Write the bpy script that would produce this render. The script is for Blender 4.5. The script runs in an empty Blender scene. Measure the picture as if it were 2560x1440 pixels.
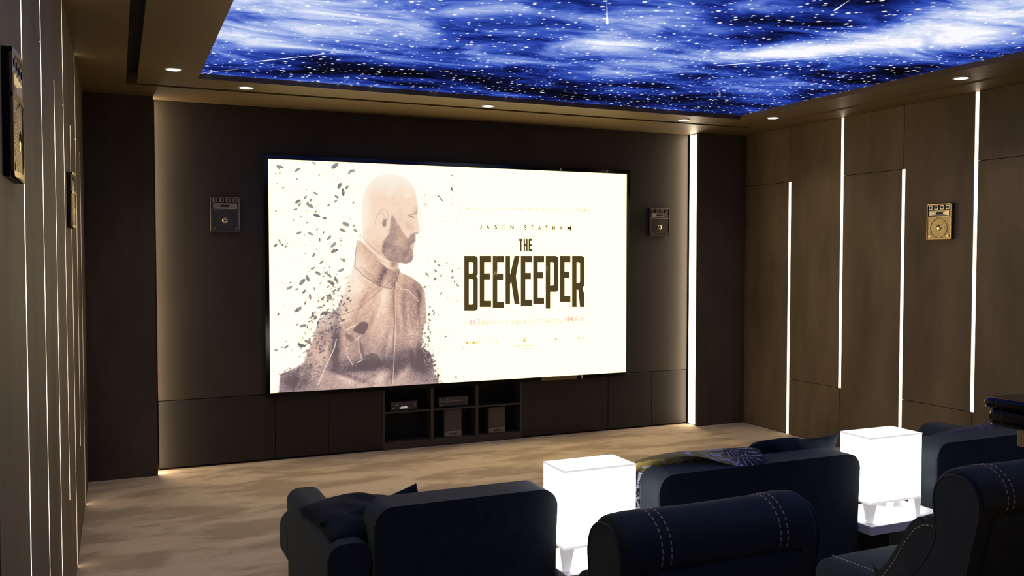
import bpy, bmesh, math, random
import numpy as np
from mathutils import Vector, Matrix

S = bpy.context.scene
COL = S.collection
PI = math.pi

# ---------------------------------------------------------------- camera, world, exposure
YAW, PITCH, FPX = 0.414073, 0.035075, 2242.6
CZ = 1.6
cam_d = bpy.data.cameras.new('camera')
cam_d.sensor_width = 36.0
cam_d.lens = FPX / 2560 * 36
cam_d.clip_start = 0.02
cam = bpy.data.objects.new('camera', cam_d)
COL.objects.link(cam)
cam.location = (0, 0, CZ)
cam.rotation_euler = (PI / 2 - PITCH, 0, -YAW)
S.camera = cam
w = bpy.data.worlds.new('world'); S.world = w
w.use_nodes = True
w.node_tree.nodes['Background'].inputs[0].default_value = (0, 0, 0, 1)
S.view_settings.view_transform = 'Standard'
S.view_settings.look = 'None'
S.view_settings.gamma = 1
S.view_settings.use_curve_mapping = False
S.view_settings.exposure = 0.0

L_SCREEN = 1.0      # screen white
L_STAR = 1.0        # backlit ceiling
L_STRIP = 4.5       # wall light strips
L_COVE = 11.0        # vertical strips beside the screen panel
L_LAMP = 4.0        # glowing side lamps
W_DOWN = 13.0        # downlights, watts

# ---------------------------------------------------------------- helpers
def lin(c):
    return tuple(((v / 255) / 12.92 if v / 255 <= 0.04045 else ((v / 255 + 0.055) / 1.055) ** 2.4) for v in c)

Fv = np.array([math.sin(YAW) * math.cos(PITCH), math.cos(YAW) * math.cos(PITCH), -math.sin(PITCH)])
Rv = np.array([math.cos(YAW), -math.sin(YAW), 0.0]); Uv = np.cross(Rv, Fv)
def at(px, py, axis, val):
    """the point of a real plane (axis = value) that the photograph shows at a pixel"""
    d = Fv + Rv * (px - 1280) / FPX - Uv * (py - 720) / FPX
    o = np.array([0, 0, CZ]); t = (val - o[axis]) / d[axis]
    return o + t * d

def link(name, me, mat=None, parent=None, kind=None, smooth=False):
    o = bpy.data.objects.new(name, me)
    COL.objects.link(o)
    if mat is not None and not me.materials:
        me.materials.append(mat)
    if parent is not None: o.parent = parent
    if kind: o['kind'] = kind
    if smooth:
        for p in me.polygons: p.use_smooth = True
    return o

def obj(name, bm, mat, parent=None, kind=None, smooth=False):
    bmesh.ops.recalc_face_normals(bm, faces=bm.faces)
    sharp = [e for e in bm.edges if len(e.link_faces) == 2 and e.calc_face_angle(0) > .9] if smooth else []
    for e in sharp: e.smooth = False
    me = bpy.data.meshes.new(name)
    bm.to_mesh(me); bm.free()
    o = link(name, me, mat, parent, kind, smooth)
    if smooth:
        wn = o.modifiers.new('weighted_normals', 'WEIGHTED_NORMAL'); wn.keep_sharp = True; wn.weight = 80
    return o

def tag(o, label, cat, group=None):
    o['label'] = label; o['category'] = cat
    if group: o['group'] = group
    return o

def thing(name, label, cat, loc=(0, 0, 0), group=None):
    o = bpy.data.objects.new(name, None); COL.objects.link(o)
    o.location = loc; o.empty_display_size = 0.05
    return tag(o, label, cat, group)

def add_box(bm, lo, hi, bev=0.0, seg=2):
    t = bmesh.new()
    bmesh.ops.create_cube(t, size=1.0)
    c = [(a + b) / 2 for a, b in zip(lo, hi)]; s = [b - a for a, b in zip(lo, hi)]
    for v in t.verts:
        v.co = Vector((v.co.x * s[0] + c[0], v.co.y * s[1] + c[1], v.co.z * s[2] + c[2]))
    if bev > 0:
        bmesh.ops.bevel(t, geom=list(t.edges), offset=bev, segments=seg, profile=0.5, affect='EDGES')
    merge(bm, t)

def merge(bm, t):
    m = bpy.data.meshes.new('tmp'); t.to_mesh(m); t.free()
    bm.from_mesh(m); bpy.data.meshes.remove(m)

def box(lo, hi, bev=0.0, seg=2):
    bm = bmesh.new(); add_box(bm, lo, hi, bev, seg); return bm

def add_prism(bm, pts, axis, a, b, bev=0.0, seg=2):
    """polygon pts in the two other axes, extruded along axis from a to b"""
    t = bmesh.new()
    def P(p, v):
        return {0: (v, p[0], p[1]), 1: (p[0], v, p[1]), 2: (p[0], p[1], v)}[axis]
    A = [t.verts.new(P(p, a)) for p in pts]; B = [t.verts.new(P(p, b)) for p in pts]
    n = len(pts)
    fa = t.faces.new(A); fb = t.faces.new(B[::-1])
    for i in range(n): t.faces.new((A[i], A[(i + 1) % n], B[(i + 1) % n], B[i]))
    if bev > 0:
        ed = [e for e in t.edges if e in set(fa.edges) | set(fb.edges)]
        bmesh.ops.bevel(t, geom=ed, offset=bev, segments=seg, profile=0.5, affect='EDGES')
    bmesh.ops.recalc_face_normals(t, faces=t.faces)
    merge(bm, t)

def prism(pts, axis, a, b, bev=0.0, seg=2):
    bm = bmesh.new(); add_prism(bm, pts, axis, a, b, bev, seg); return bm

def add_cyl(bm, c, r, h, axis=2, n=24, r2=None):
    t = bmesh.new()
    bmesh.ops.create_cone(t, cap_ends=True, segments=n, radius1=r, radius2=r if r2 is None else r2, depth=h)
    M = {0: Matrix.Rotation(PI / 2, 4, 'Y'), 1: Matrix.Rotation(-PI / 2, 4, 'X'), 2: Matrix.Identity(4)}[axis]
    t.transform(Matrix.Translation(c) @ M)
    merge(bm, t)

def smoothpts(pts, n=2):
    """Chaikin rounding of a closed polygon"""
    for _ in range(n):
        q = []
        for i in range(len(pts)):
            a, b = pts[i], pts[(i + 1) % len(pts)]
            q.append((a[0] * .75 + b[0] * .25, a[1] * .75 + b[1] * .25)); q.append((a[0] * .25 + b[0] * .75, a[1] * .25 + b[1] * .75))
        pts = q
    return pts

def cushion(lo, hi, r, seg=5, puff=0.0, wob=0.0, seed=0):
    """soft upholstered block: rounded box with bulging faces and a slightly uneven surface"""
    bm = bmesh.new()
    bmesh.ops.create_cube(bm, size=1.0)
    c = Vector([(a + b) / 2 for a, b in zip(lo, hi)]); s = Vector([b - a for a, b in zip(lo, hi)])
    for v in bm.verts: v.co = Vector((v.co.x * s.x, v.co.y * s.y, v.co.z * s.z))
    bmesh.ops.bevel(bm, geom=list(bm.edges), offset=min(r, min(s) * .499), segments=seg, profile=0.5, affect='EDGES')
    bmesh.ops.subdivide_edges(bm, edges=[e for e in bm.edges if e.calc_length() > max(s) * .3], cuts=7, use_grid_fill=True)
    rnd = random.Random(seed); ph = [rnd.uniform(0, 6) for _ in range(6)]
    for v in bm.verts:
        u = Vector((2 * v.co.x / s.x, 2 * v.co.y / s.y, 2 * v.co.z / s.z))
        f = [max(0, 1 - u[i] ** 2) for i in range(3)]
        d = Vector((u.x * f[1] * f[2], u.y * f[0] * f[2], u.z * f[0] * f[1])) * puff
        q = wob * (math.sin(v.co.x * 17 + ph[0]) * math.sin(v.co.y * 15 + ph[1]) + math.sin(v.co.z * 19 + v.co.x * 9 + ph[2]))
        v.co += d + v.co.normalized() * q
    bmesh.ops.translate(bm, vec=c, verts=bm.verts)
    return bm

def slab(x0, x1, y0, y1, z0, z1, r, e=.022, puff=.010, seed=0):
    pts = []
    for cx, cz, a0 in ((x1 - r, z1 - r, 0), (x0 + r, z1 - r, PI / 2)):
        pts += [(cx + r * math.cos(a0 + k * PI / 24), cz + r * math.sin(a0 + k * PI / 24)) for k in range(13)]
    pts += [(x0, z0), (x1, z0)]
    bm = prism(pts, 1, y0, y1, e, 4)
    return bm

# ---------------------------------------------------------------- materials
def new_mat(name):
    m = bpy.data.materials.new(name); m.use_nodes = True
    nt = m.node_tree; b = nt.nodes['Principled BSDF']
    return m, nt, b

def N(nt, t, **kw):
    n = nt.nodes.new(t)
    for k, v in kw.items():
        if k in n.inputs: n.inputs[k].default_value = v
        else: setattr(n, k, v)
    return n

def plain(name, rgb, rough=0.5, metal=0.0, spec=0.5):
    m, nt, b = new_mat(name)
    b.inputs['Base Color'].default_value = (*lin(rgb), 1)
    b.inputs['Roughness'].default_value = rough
    b.inputs['Metallic'].default_value = metal
    b.inputs['Specular IOR Level'].default_value = spec
    return m

def emit(name, rgb, strength=1.0, linear=False):
    m, nt, b = new_mat(name)
    nt.nodes.remove(b)
    e = N(nt, 'ShaderNodeEmission', Strength=strength)
    e.inputs['Color'].default_value = (*(rgb if linear else lin(rgb)), 1)
    nt.links.new(e.outputs[0], nt.nodes['Material Output'].inputs[0])
    return m

def mottled(name, c1, c2, scale=(1, 1, 1), nscale=4, rough=0.7, detail=6, bump=0.0, bscale=200, spec=0.3, lo=.35, hi=.65, sheen=0.0, dist=0.0, sheen_col=None):
    m, nt, b = new_mat(name)
    tc = N(nt, 'ShaderNodeTexCoord'); mp = N(nt, 'ShaderNodeMapping')
    mp.inputs['Scale'].default_value = scale
    nt.links.new(tc.outputs['Object'], mp.inputs[0])
    no = N(nt, 'ShaderNodeTexNoise', Scale=nscale, Detail=detail, Roughness=0.6, Distortion=dist)
    nt.links.new(mp.outputs[0], no.inputs['Vector'])
    r = N(nt, 'ShaderNodeValToRGB')
    r.color_ramp.elements[0].position = lo; r.color_ramp.elements[1].position = hi
    r.color_ramp.elements[0].color = (*lin(c1), 1); r.color_ramp.elements[1].color = (*lin(c2), 1)
    nt.links.new(no.outputs['Fac'], r.inputs[0])
    nt.links.new(r.outputs[0], b.inputs['Base Color'])
    b.inputs['Roughness'].default_value = rough
    b.inputs['Specular IOR Level'].default_value = spec
    if sheen:
        b.inputs['Sheen Weight'].default_value = sheen
        b.inputs['Sheen Roughness'].default_value = 0.45
        if sheen_col: b.inputs['Sheen Tint'].default_value = (*lin(sheen_col), 1)
    if bump:
        n2 = N(nt, 'ShaderNodeTexNoise', Scale=bscale, Detail=3)
        nt.links.new(tc.outputs['Object'], n2.inputs['Vector'])
        bp = N(nt, 'ShaderNodeBump', Strength=bump, Distance=0.004)
        nt.links.new(n2.outputs['Fac'], bp.inputs['Height'])
        nt.links.new(bp.outputs[0], b.inputs['Normal'])
    return m

M_WALL = mottled('wall_plaster', (80, 67, 51), (122, 104, 81), (1, 1.0, .3), 2.6, 0.62, 9, .12, 240, .35, .3, .72)
M_SCREENWALL = mottled('screen_wall_panel', (49, 42, 33), (57, 49, 38), (1, 1, .5), 2, 0.5, 4, .05, 260, .4)
M_PILLAR = mottled('pillar_plaster', (66, 57, 46), (82, 71, 57), (1, 1, .4), 2.5, 0.65, 6, .1, 240, .3)
M_SOFFIT = mottled('soffit_paint', (104, 87, 59), (110, 92, 62), (1, 1, 1), 1.5, 0.5, 3, 0, 1, .4)
M_DARK = plain('shadow_gap_black', (20, 18, 16), .8)
M_FLOOR = mottled('floor_carpet', (178, 158, 131), (214, 193, 163), (.85, 1.9, 1), 1.7, .9, 13, .25, 300, .1, .44, .56, 0, .2)
M_NAVY = mottled('navy_velvet', (37, 43, 48), (48, 55, 62), (1, 1, 1), 9, .85, 5, .35, 420, .15, .3, .7, .35, 0, (150, 165, 180))
M_NAVY2 = mottled('deep_navy_velvet', (53, 57, 53), (63, 67, 63), (1, 1, 1), 12, .85, 5, .3, 420, .15, .3, .7, .3, 0, (150, 165, 180))
M_PILLOW = mottled('navy_pillow_cloth', (26, 31, 37), (36, 42, 49), (1, 1, 1), 30, .9, 6, .6, 260, .1, .3, .7, .15, 0, (90, 110, 160))
M_KNIT = mottled('grey_knit_cloth', (88, 78, 88), (120, 108, 116), (1, 1, 1), 60, .95, 4, 1.0, 150, .1)
M_THREAD = plain('cream_thread', (215, 190, 150), .7)
M_PIPING = plain('dark_piping', (40, 46, 54), .7)
M_WHITE = plain('white_lacquer', (244, 242, 240), .35)
M_BLACKFR = plain('glossy_black_frame', (14, 12, 10), .12)
M_CAB = mottled('cabinet_dark_laminate', (42, 37, 31), (47, 41, 34), (1, 1, 1), 3, .5, 3, 0, 1, .35)
M_SHELF = plain('shelf_dark_laminate', (62, 55, 46), .5)
M_DEVICE = plain('device_black', (68, 64, 58), .4)
M_DEVGREY = plain('device_grey_metal', (150, 142, 130), .35, .6)
M_SPKBODY = plain('speaker_champagne', (196, 176, 138), .34, 1.0)
M_SPKDARK = plain('speaker_side_black', (24, 22, 22), .5)
M_SPKLIGHT = plain('speaker_pale_trim', (222, 212, 190), .38, .8)
M_CONE = plain('speaker_cone_dark', (40, 38, 44), .5)
M_SPKGREY = plain('speaker_grey_metal', (128, 116, 104), .45, .8)  # shaded copy of the champagne metal
M_DOME = plain('polished_brass_dome', (235, 215, 160), .12, 1.0)
M_BARWOOD = mottled('bar_cream_paint', (196, 164, 110), (203, 171, 116), (1, 1, 1), 2, .5, 3)
def marble():
    m, nt, b = new_mat('black_marble')
    tc = N(nt, 'ShaderNodeTexCoord')
    no = N(nt, 'ShaderNodeTexNoise', Scale=9, Detail=7, Distortion=2.2)
    nt.links.new(tc.outputs['Object'], no.inputs['Vector'])
    r = N(nt, 'ShaderNodeValToRGB')
    e = r.color_ramp.elements
    e[0].position = .47; e[0].color = (.004, .004, .004, 1)
    e[1].position = .53; e[1].color = (.004, .004, .004, 1)
    k = e.new(.5); k.color = (.06, .05, .045, 1)
    nt.links.new(no.outputs['Fac'], r.inputs[0]); nt.links.new(r.outputs[0], b.inputs['Base Color'])
    b.inputs['Roughness'].default_value = .12
    return m
M_MARBLE = marble()
def grille(name='speaker_grille_mesh', c1=(74, 66, 52), c2=(190, 172, 136)):
    m, nt, b = new_mat(name)
    tc = N(nt, 'ShaderNodeTexCoord')
    v = N(nt, 'ShaderNodeTexVoronoi', Scale=170)
    nt.links.new(tc.outputs['Object'], v.inputs['Vector'])
    r = N(nt, 'ShaderNodeValToRGB')
    r.color_ramp.elements[0].position = .2; r.color_ramp.elements[0].color = (*lin(c1), 1)
    r.color_ramp.elements[1].position = .45; r.color_ramp.elements[1].color = (*lin(c2), 1)
    nt.links.new(v.outputs['Distance'], r.inputs[0]); nt.links.new(r.outputs[0], b.inputs['Base Color'])
    b.inputs['Roughness'].default_value = .42; b.inputs['Metallic'].default_value = 1.0
    bp = N(nt, 'ShaderNodeBump', Strength=.5, Distance=.002)
    nt.links.new(v.outputs['Distance'], bp.inputs['Height']); nt.links.new(bp.outputs[0], b.inputs['Normal'])
    return m
M_GRILLE = grille(); M_GRILLE2 = grille('speaker_grille_grey', (40, 37, 35), (98, 90, 82))
M_SPKGREY2 = plain('speaker_grey_trim', (156, 142, 130), .45, .6)
M_STRIP = emit('led_strip_light', (255, 234, 204), L_STRIP)
M_COVE = emit('cove_strip_light', (255, 232, 200), L_COVE)
M_LAMP = emit('lamp_shade_glow', (255, 250, 246), L_LAMP)
M_RIM = emit('lamp_rim_added_glow', (222, 216, 216), 1.0)  # emission stands in for lamplight caught by the rim and base frame
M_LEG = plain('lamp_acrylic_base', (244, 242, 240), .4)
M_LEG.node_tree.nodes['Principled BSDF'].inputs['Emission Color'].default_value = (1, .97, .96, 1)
M_LEG.node_tree.nodes['Principled BSDF'].inputs['Emission Strength'].default_value = .38  # added glow in place of light bounced onto the white legs
M_LENS = emit('downlight_lens', (255, 244, 228), 6.0)

def attr_mat(name, attr, emission=False, rough=.9, gain=1.0, bump=0):
    m, nt, b = new_mat(name)
    a = N(nt, 'ShaderNodeAttribute', attribute_name=attr)
    if emission:
        nt.nodes.remove(b)
        e = N(nt, 'ShaderNodeEmission', Strength=gain)
        nt.links.new(a.outputs['Color'], e.inputs[0])
        nt.links.new(e.outputs[0], nt.nodes['Material Output'].inputs[0])
    else:
        nt.links.new(a.outputs['Color'], b.inputs['Base Color'])
        b.inputs['Roughness'].default_value = rough
        if bump:
            tc = N(nt, 'ShaderNodeTexCoord'); n2 = N(nt, 'ShaderNodeTexNoise', Scale=160, Detail=3)
            nt.links.new(tc.outputs['Object'], n2.inputs['Vector'])
            bp = N(nt, 'ShaderNodeBump', Strength=bump, Distance=.004)
            nt.links.new(n2.outputs['Fac'], bp.inputs['Height']); nt.links.new(bp.outputs[0], b.inputs['Normal'])
    return m

def grid_mesh(name, nx, ny, P, colors=None, attr='paint'):
    """P: (ny,nx,3) array of points -> quad grid with optional per-point colour"""
    me = bpy.data.meshes.new(name)
    nv = nx * ny; me.vertices.add(nv)
    me.vertices.foreach_set('co', P.reshape(-1).astype(np.float32))
    idx = np.arange(nv).reshape(ny, nx)
    q = np.stack([idx[:-1, :-1], idx[:-1, 1:], idx[1:, 1:], idx[1:, :-1]], -1).reshape(-1, 4)
    nf = len(q)
    me.loops.add(nf * 4); me.loops.foreach_set('vertex_index', q.reshape(-1).astype(np.int32))
    me.polygons.add(nf); me.polygons.foreach_set('loop_start', np.arange(0, nf * 4, 4, dtype=np.int32))
    me.update(calc_edges=True)
    if colors is not None:
        a = me.color_attributes.new(attr, 'FLOAT_COLOR', 'POINT')
        c = np.ones((nv, 4), np.float32); c[:, :3] = colors.reshape(-1, 3)
        a.data.foreach_set('color', c.reshape(-1))
    return me

# ---------------------------------------------------------------- room shell
XL, XR, YP, H = -0.211, 5.513, 6.99, 2.753
YB, YW, YPAN = -1.5, 7.36, 7.15
PT = 0.022        # thickness of the wall panels
fl = obj('floor', box((XL - .1, YB - .1, -.12), (XR + .1, YW + .1, 0)), M_FLOOR, kind='structure')

def side_wall(name, x0, sign):
    back = x0 + sign * PT
    lo, hi = sorted((back, back + sign * .1))
    wl = obj(name, box((lo, YB - .1, 0), (hi, YP + .2, H)), M_DARK, kind='structure')
    ys = [YP, 6.368, 5.737, 5.10, 4.467, 3.83, 3.19, 2.555, 1.92, 1.285, .65, .015, -.62, -1.255, YB]
    G, J = .014, .0015       # half width of the light grooves, half width of plain joints
    def edge(k, z, inner):   # is there a groove at joint k at this height?
        short = (k % 2 == 1)              # odd joints: strip from the floor; even joints: strip to the ceiling
        if k == 0 or k == len(ys) - 1: return 0.0
        return G if (z < 2.268 if short else z > .50) else J
    for c in range(len(ys) - 1):
        ya, yb = ys[c + 1], ys[c]
        split = 2.268 if c % 2 == 0 else .50
        for (z0, z1) in ((.003, split - J), (split + J, H)):
            def side(k, y, s):
                zc = 2.268 if k % 2 == 1 else .50
                if k in (0, len(ys) - 1) or zc <= z0 + .01 or zc >= z1 - .01:
                    e = edge(k, (z0 + z1) / 2, 0); return [(y + s * e, z0), (y + s * e, z1)]
                e0, e1 = edge(k, zc - .05, 0), edge(k, zc + .05, 0)
                return [(y + s * e0, z0), (y + s * e0, zc), (y + s * e1, zc), (y + s * e1, z1)]
            L = side(c + 1, ya, 1); R = side(c, yb, -1)
            pts = L + R[::-1]
            bm = prism(pts, 0, x0, back)
            ed = [e for e in bm.edges if all(abs(v.co.x - x0) < 1e-5 for v in e.verts)]
            bmesh.ops.bevel(bm, geom=ed, offset=.003, segments=2, profile=.5, affect='EDGES')
            obj('wall_panel', bm, M_WALL, wl)
    return wl, ys
wall_l, YS = side_wall('wall_left', XL, -1)
wall_r, _ = side_wall('wall_right', XR, 1)

ORD = ['nearest the screen wall', 'second from the screen wall', 'third from the screen wall', 'fourth from the screen wall',
       'fifth from the screen wall', 'sixth from the screen wall', 'seventh from the screen wall']
def led(x0, sign, k, label):
    y = YS[k]; z0, z1 = (.004, 2.266) if k % 2 == 1 else (.502, H - .004)
    back = x0 + sign * PT
    lo, hi = sorted((x0 + (-.001 if sign > 0 else -.0007), back))
    t = thing('light_strip', label, 'light strip', (back, y, z0), 'vertical light strips in the side walls')
    a = obj('diffuser', box((lo - back, -.011, 0), (hi - back, .011, z1 - z0)), M_STRIP, t)
    for z in (-.0015, z1 - z0): obj('end_cap', box((lo - back, -.011, z), (hi - back, .011, z + .0015)), M_DEVGREY, t)
for k in range(1, 5):
    led(XR, 1, k, 'vertical light strip in the right wall, ' + ORD[k - 1] + (', rising from the floor' if k % 2 else ', reaching the ceiling'))
for k in range(1, 8):
    led(XL, -1, k, 'thin vertical light strip in the left wall, ' + ORD[k - 1])

# front wall: back plane, two pillars
wf = obj('wall_front', box((XL - .1, YW, 0), (XR + .1, YW + .1, H + .3)), M_DARK, kind='structure')
XPL, XPR = .249, 4.960
def pillar(xa, xb, lip, s):
    pts = [(xa, YP), (xb, YP), (xb, YP + .022), (xb - s * lip, YP + .022), (xb - s * lip, YW), (xa, YW)]
    obj('pillar', prism(pts, 2, 0, H), M_PILLAR, wf)
pillar(XL, XPL, .010, 1); pillar(XR, XPR + .012, .010, -1)
obj('wall_back', box((XL - .1, YB - .1, 0), (XR + .1, YB, H)), M_WALL, kind='structure')
for (x, s, lab) in ((XPL, 1, 'vertical glowing strip hidden behind the left pillar beside the screen panel'),
                    (XPR + .012, -1, 'vertical glowing strip on the right pillar edge beside the screen panel')):
    t = thing('cove_light', lab, 'light strip', (x, 7.07, .01))
    lo, hi = sorted((-s * .0095, -s * .003))
    obj('diffuser', box((lo, -.036, 0), (hi, .062, H - .02)), M_COVE, t)
    obj('profile', box((lo, .062, 0), (hi, .070, H - .02)), M_DEVGREY, t)
# the recessed dark panel that carries the screen
PX0, PX1, PZ = .262, 4.966, .522
pan = thing('screen_panel', 'large dark wall panel between the glowing edges behind the screen', 'wall panel', ((PX0 + PX1) / 2, YPAN, PZ))
q = obj('panel', box((PX0, YPAN, PZ + .002), (PX1, YPAN + .03, H), .002, 1), M_SCREENWALL); q.location = tuple(-v for v in pan.location); q.parent = pan

# ceiling: outer ring, black shadow gap, inner soffit ring, raised star panel
gx0, gx1, gx2, gx3 = .068, .135, 5.165, 5.23
gy0, gy1 = 6.51, 6.575
ox0, ox1, oy0, oy1 = .495, 4.81, -.75, 6.185
gb0, gb1 = -1.15, -1.085
bm = bmesh.new()
TH = .06
def ring(bm, X0, X1, Y0, Y1, x0, x1, y0, y1, z0, z1):
    add_box(bm, (X0, Y0, z0), (x0, Y1, z1)); add_box(bm, (x1, Y0, z0), (X1, Y1, z1))
    add_box(bm, (x0, Y0, z0), (x1, y0, z1)); add_box(bm, (x0, y1, z0), (x1, Y1, z1))
ring(bm, XL - .1, XR + .1, YB - .1, YW, gx0, gx3, gb0, gy1, H, H + TH)
ceil = obj('ceiling', bm, M_SOFFIT, kind='structure')
bm = bmesh.new(); ring(bm, gx1, gx2, gb1, gy0, ox0, ox1, oy0, oy1, H, H + .036)
obj('soffit_panel', bm, M_SOFFIT, ceil)
obj('gap_backing', box((XL, YB, H + TH), (XR, YW, H + TH + .03)), M_DARK, ceil)

# star ceiling
ZS = 2.788
nx, ny = 110, 176
xs = np.linspace(ox0 - .02, ox1 + .02, nx); ys_ = np.linspace(oy0 - .02, oy1 + .02, ny)
X, Y = np.meshgrid(xs, ys_)
dens = np.zeros_like(X) + .36
def blob(cx, cy, rx, ry, amt, ang=0.0):
    global dens
    c, s = math.cos(ang), math.sin(ang)
    u = ((X - cx) * c + (Y - cy) * s) / rx; v = (-(X - cx) * s + (Y - cy) * c) / ry
    dens = dens + amt * np.exp(-(u * u + v * v))
blob(.70, 4.95, .5, .7, .42); blob(.95, 4.4, .45, .6, .26); blob(1.45, 5.0, .35, .3, .18)
blob(2.5, 4.47, .30, .2, .36); blob(2.95, 4.7, .6, .35, .12); blob(3.6, 4.12, .62, .2, .52, -.75); blob(4.0, 3.55, .5, .5, .42, -.8); blob(3.9, 2.9, .5, .6, .3)
blob(2.45, 3.9, .4, .3, .18); blob(1.9, 5.6, .8, .22, -.28); blob(2.9, 5.95, 1.4, .18, -.22); blob(3.25, 3.45, .45, .3, -.22, -.5); blob(4.15, 5.6, .5, .4, -.2); blob(2.2, 4.2, .3, .5, -.03)
blob(.9, 5.95, .5, .12, -.22); blob(4.6, 4.6, .14, 1.2, -.12); blob(1.6, 4.3, .3, .4, .06); blob(1.2, 2.0, 1.2, .8, .15); blob(3, 1, 1, 1, .15)
P = np.stack([X, Y, np.full_like(X, ZS)], -1)
me = grid_mesh('star_ceiling', nx, ny, P, np.repeat(dens[..., None], 3, -1), 'nebula')
def star_mat():
    m, nt, b = new_mat('star_sky_print'); nt.nodes.remove(b)
    L = nt.links
    tc = N(nt, 'ShaderNodeTexCoord')
    mp = N(nt, 'ShaderNodeMapping'); mp.inputs['Rotation'].default_value = (0, 0, .75); mp.inputs['Scale'].default_value = (1.0, 2.0, 1)
    L.new(tc.outputs['Object'], mp.inputs[0])
    n1 = N(nt, 'ShaderNodeTexNoise', Scale=1.6, Detail=9, Roughness=.62, Distortion=.5)
    L.new(mp.outputs[0], n1.inputs['Vector'])
    at_ = N(nt, 'ShaderNodeAttribute', attribute_name='nebula')
    ma = N(nt, 'ShaderNodeMath', operation='MULTIPLY_ADD'); ma.inputs[1].default_value = 1.5; ma.inputs[2].default_value = -.76
    L.new(n1.outputs['Fac'], ma.inputs[0])
    sm = N(nt, 'ShaderNodeMath', operation='ADD'); L.new(ma.outputs[0], sm.inputs[0]); L.new(at_.outputs['Fac'], sm.inputs[1])
    r = N(nt, 'ShaderNodeValToRGB'); e = r.color_ramp.elements
    stops = [(0.05, (7, 7, 13)), (.19, (13, 17, 52)), (.32, (24, 42, 128)), (.46, (52, 82, 186)), (.60, (112, 138, 216)), (.76, (182, 198, 240)), (.95, (250, 250, 255))]
    e[0].position, e[0].color = stops[0][0], (*lin(stops[0][1]), 1)
    e[1].position, e[1].color = stops[-1][0], (*lin(stops[-1][1]), 1)
    for p, c in stops[1:-1]:
        k = e.new(p); k.color = (*lin(c), 1)
    L.new(sm.outputs[0], r.inputs[0])
    prev = None
    for sc, thr, cut in ((12, .125, .50), (7, .10, .50), (21, .14, .76)):
        v = N(nt, 'ShaderNodeTexVoronoi', Scale=sc, voronoi_dimensions='2D'); L.new(tc.outputs['Object'], v.inputs['Vector'])
        a = N(nt, 'ShaderNodeMapRange'); a.inputs['From Min'].default_value = thr; a.inputs['From Max'].default_value = thr * .45
        L.new(v.outputs['Distance'], a.inputs['Value'])
        sp = N(nt, 'ShaderNodeSeparateColor'); L.new(v.outputs['Color'], sp.inputs[0])
        g = N(nt, 'ShaderNodeMapRange'); g.inputs['From Min'].default_value = cut; g.inputs['From Max'].default_value = cut + .25
        L.new(sp.outputs[0], g.inputs['Value'])
        mu = N(nt, 'ShaderNodeMath', operation='MULTIPLY'); L.new(a.outputs[0], mu.inputs[0]); L.new(g.outputs[0], mu.inputs[1])
        if prev is None: prev = mu
        else:
            mx = N(nt, 'ShaderNodeMath', operation='MAXIMUM'); L.new(prev.outputs[0], mx.inputs[0]); L.new(mu.outputs[0], mx.inputs[1]); prev = mx
    mix = N(nt, 'ShaderNodeMix', data_type='RGBA'); L.new(prev.outputs[0], mix.inputs['Factor'])
    L.new(r.outputs[0], mix.inputs[6]); mix.inputs[7].default_value = (1.15, 1.2, 1.3, 1)
    em = N(nt, 'ShaderNodeEmission', Strength=L_STAR); L.new(mix.outputs[2], em.inputs[0])
    L.new(em.outputs[0], nt.nodes['Material Output'].inputs[0])
    return m
sky = link('star_ceiling', me, star_mat())
tag(sky, 'backlit blue starry sky picture filling the recessed centre of the ceiling', 'ceiling light')
M_SHOOT = emit('shooting_star_print', (235, 240, 255), 1.4)
for (x0, y0, x1, y1, wd) in ((.778, 5.68, 1.367, 5.041, .016), (.52, 6.15, .791, 5.864, .008), (3.427, 4.641, 4.101, 3.95, .016), (3.124, 5.141, 3.5, 4.74, .008), (2.311, 4.047, 2.087, 3.66, .012), (3.187, 3.384, 3.116, 3.208, .014)):
    bm = bmesh.new(); d = Vector((x1 - x0, y1 - y0)); L_ = d.length; d.normalize(); n_ = Vector((-d.y, d.x))
    pr = [(0, 0), (.02, .7), (.06, 1), (.35, .55), (1, 0), (.35, -.55), (.06, -1), (.02, -.7)]
    bm.faces.new([bm.verts.new((x0 + d.x * a * L_ + n_.x * b * wd / 2, y0 + d.y * a * L_ + n_.y * b * wd / 2, ZS - .0015)) for a, b in pr])
    obj('shooting_star', bm, M_SHOOT, sky)

# downlights
def downlight(x, y, label, power=W_DOWN):
    t = thing('downlight', label, 'ceiling light', (x, y, H), 'round recessed downlights in the soffit')
    bm = bmesh.new(); n = 28
    for r0, z0, r1, z1 in ((.052, .0, .052, -.006), (.052, -.006, .042, -.006), (.042, -.006, .040, -.002)):
        A = [bm.verts.new((r0 * math.cos(i * 2 * PI / n), r0 * math.sin(i * 2 * PI / n), z0)) for i in range(n)]
        B = [bm.verts.new((r1 * math.cos(i * 2 * PI / n), r1 * math.sin(i * 2 * PI / n), z1)) for i in range(n)]
        for i in range(n): bm.faces.new((A[i], A[(i + 1) % n], B[(i + 1) % n], B[i]))
    obj('trim_ring', bm, M_WHITE, t)
    bm = bmesh.new(); add_cyl(bm, (0, 0, -.0035), .042, .003, 2, n); obj('lens', bm, M_LENS, t)
    ld = bpy.data.lights.new('bulb', 'SPOT'); ld.energy = power; ld.spot_size = math.radians(115); ld.spot_blend = .8; ld.shadow_soft_size = .04; ld.color = (1, .90, .76)
    lo = bpy.data.objects.new('bulb', ld); COL.objects.link(lo); lo.parent = t; lo.location = (0, 0, -.012)
downlight(.33, 5.927, 'downlight in the left soffit at the screen end')
downlight(.818, 6.367, 'left one of the three downlights above the screen')
downlight(2.61, 6.394, 'middle one of the three downlights above the screen')
downlight(4.387, 6.38, 'right one of the three downlights above the screen')
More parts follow.
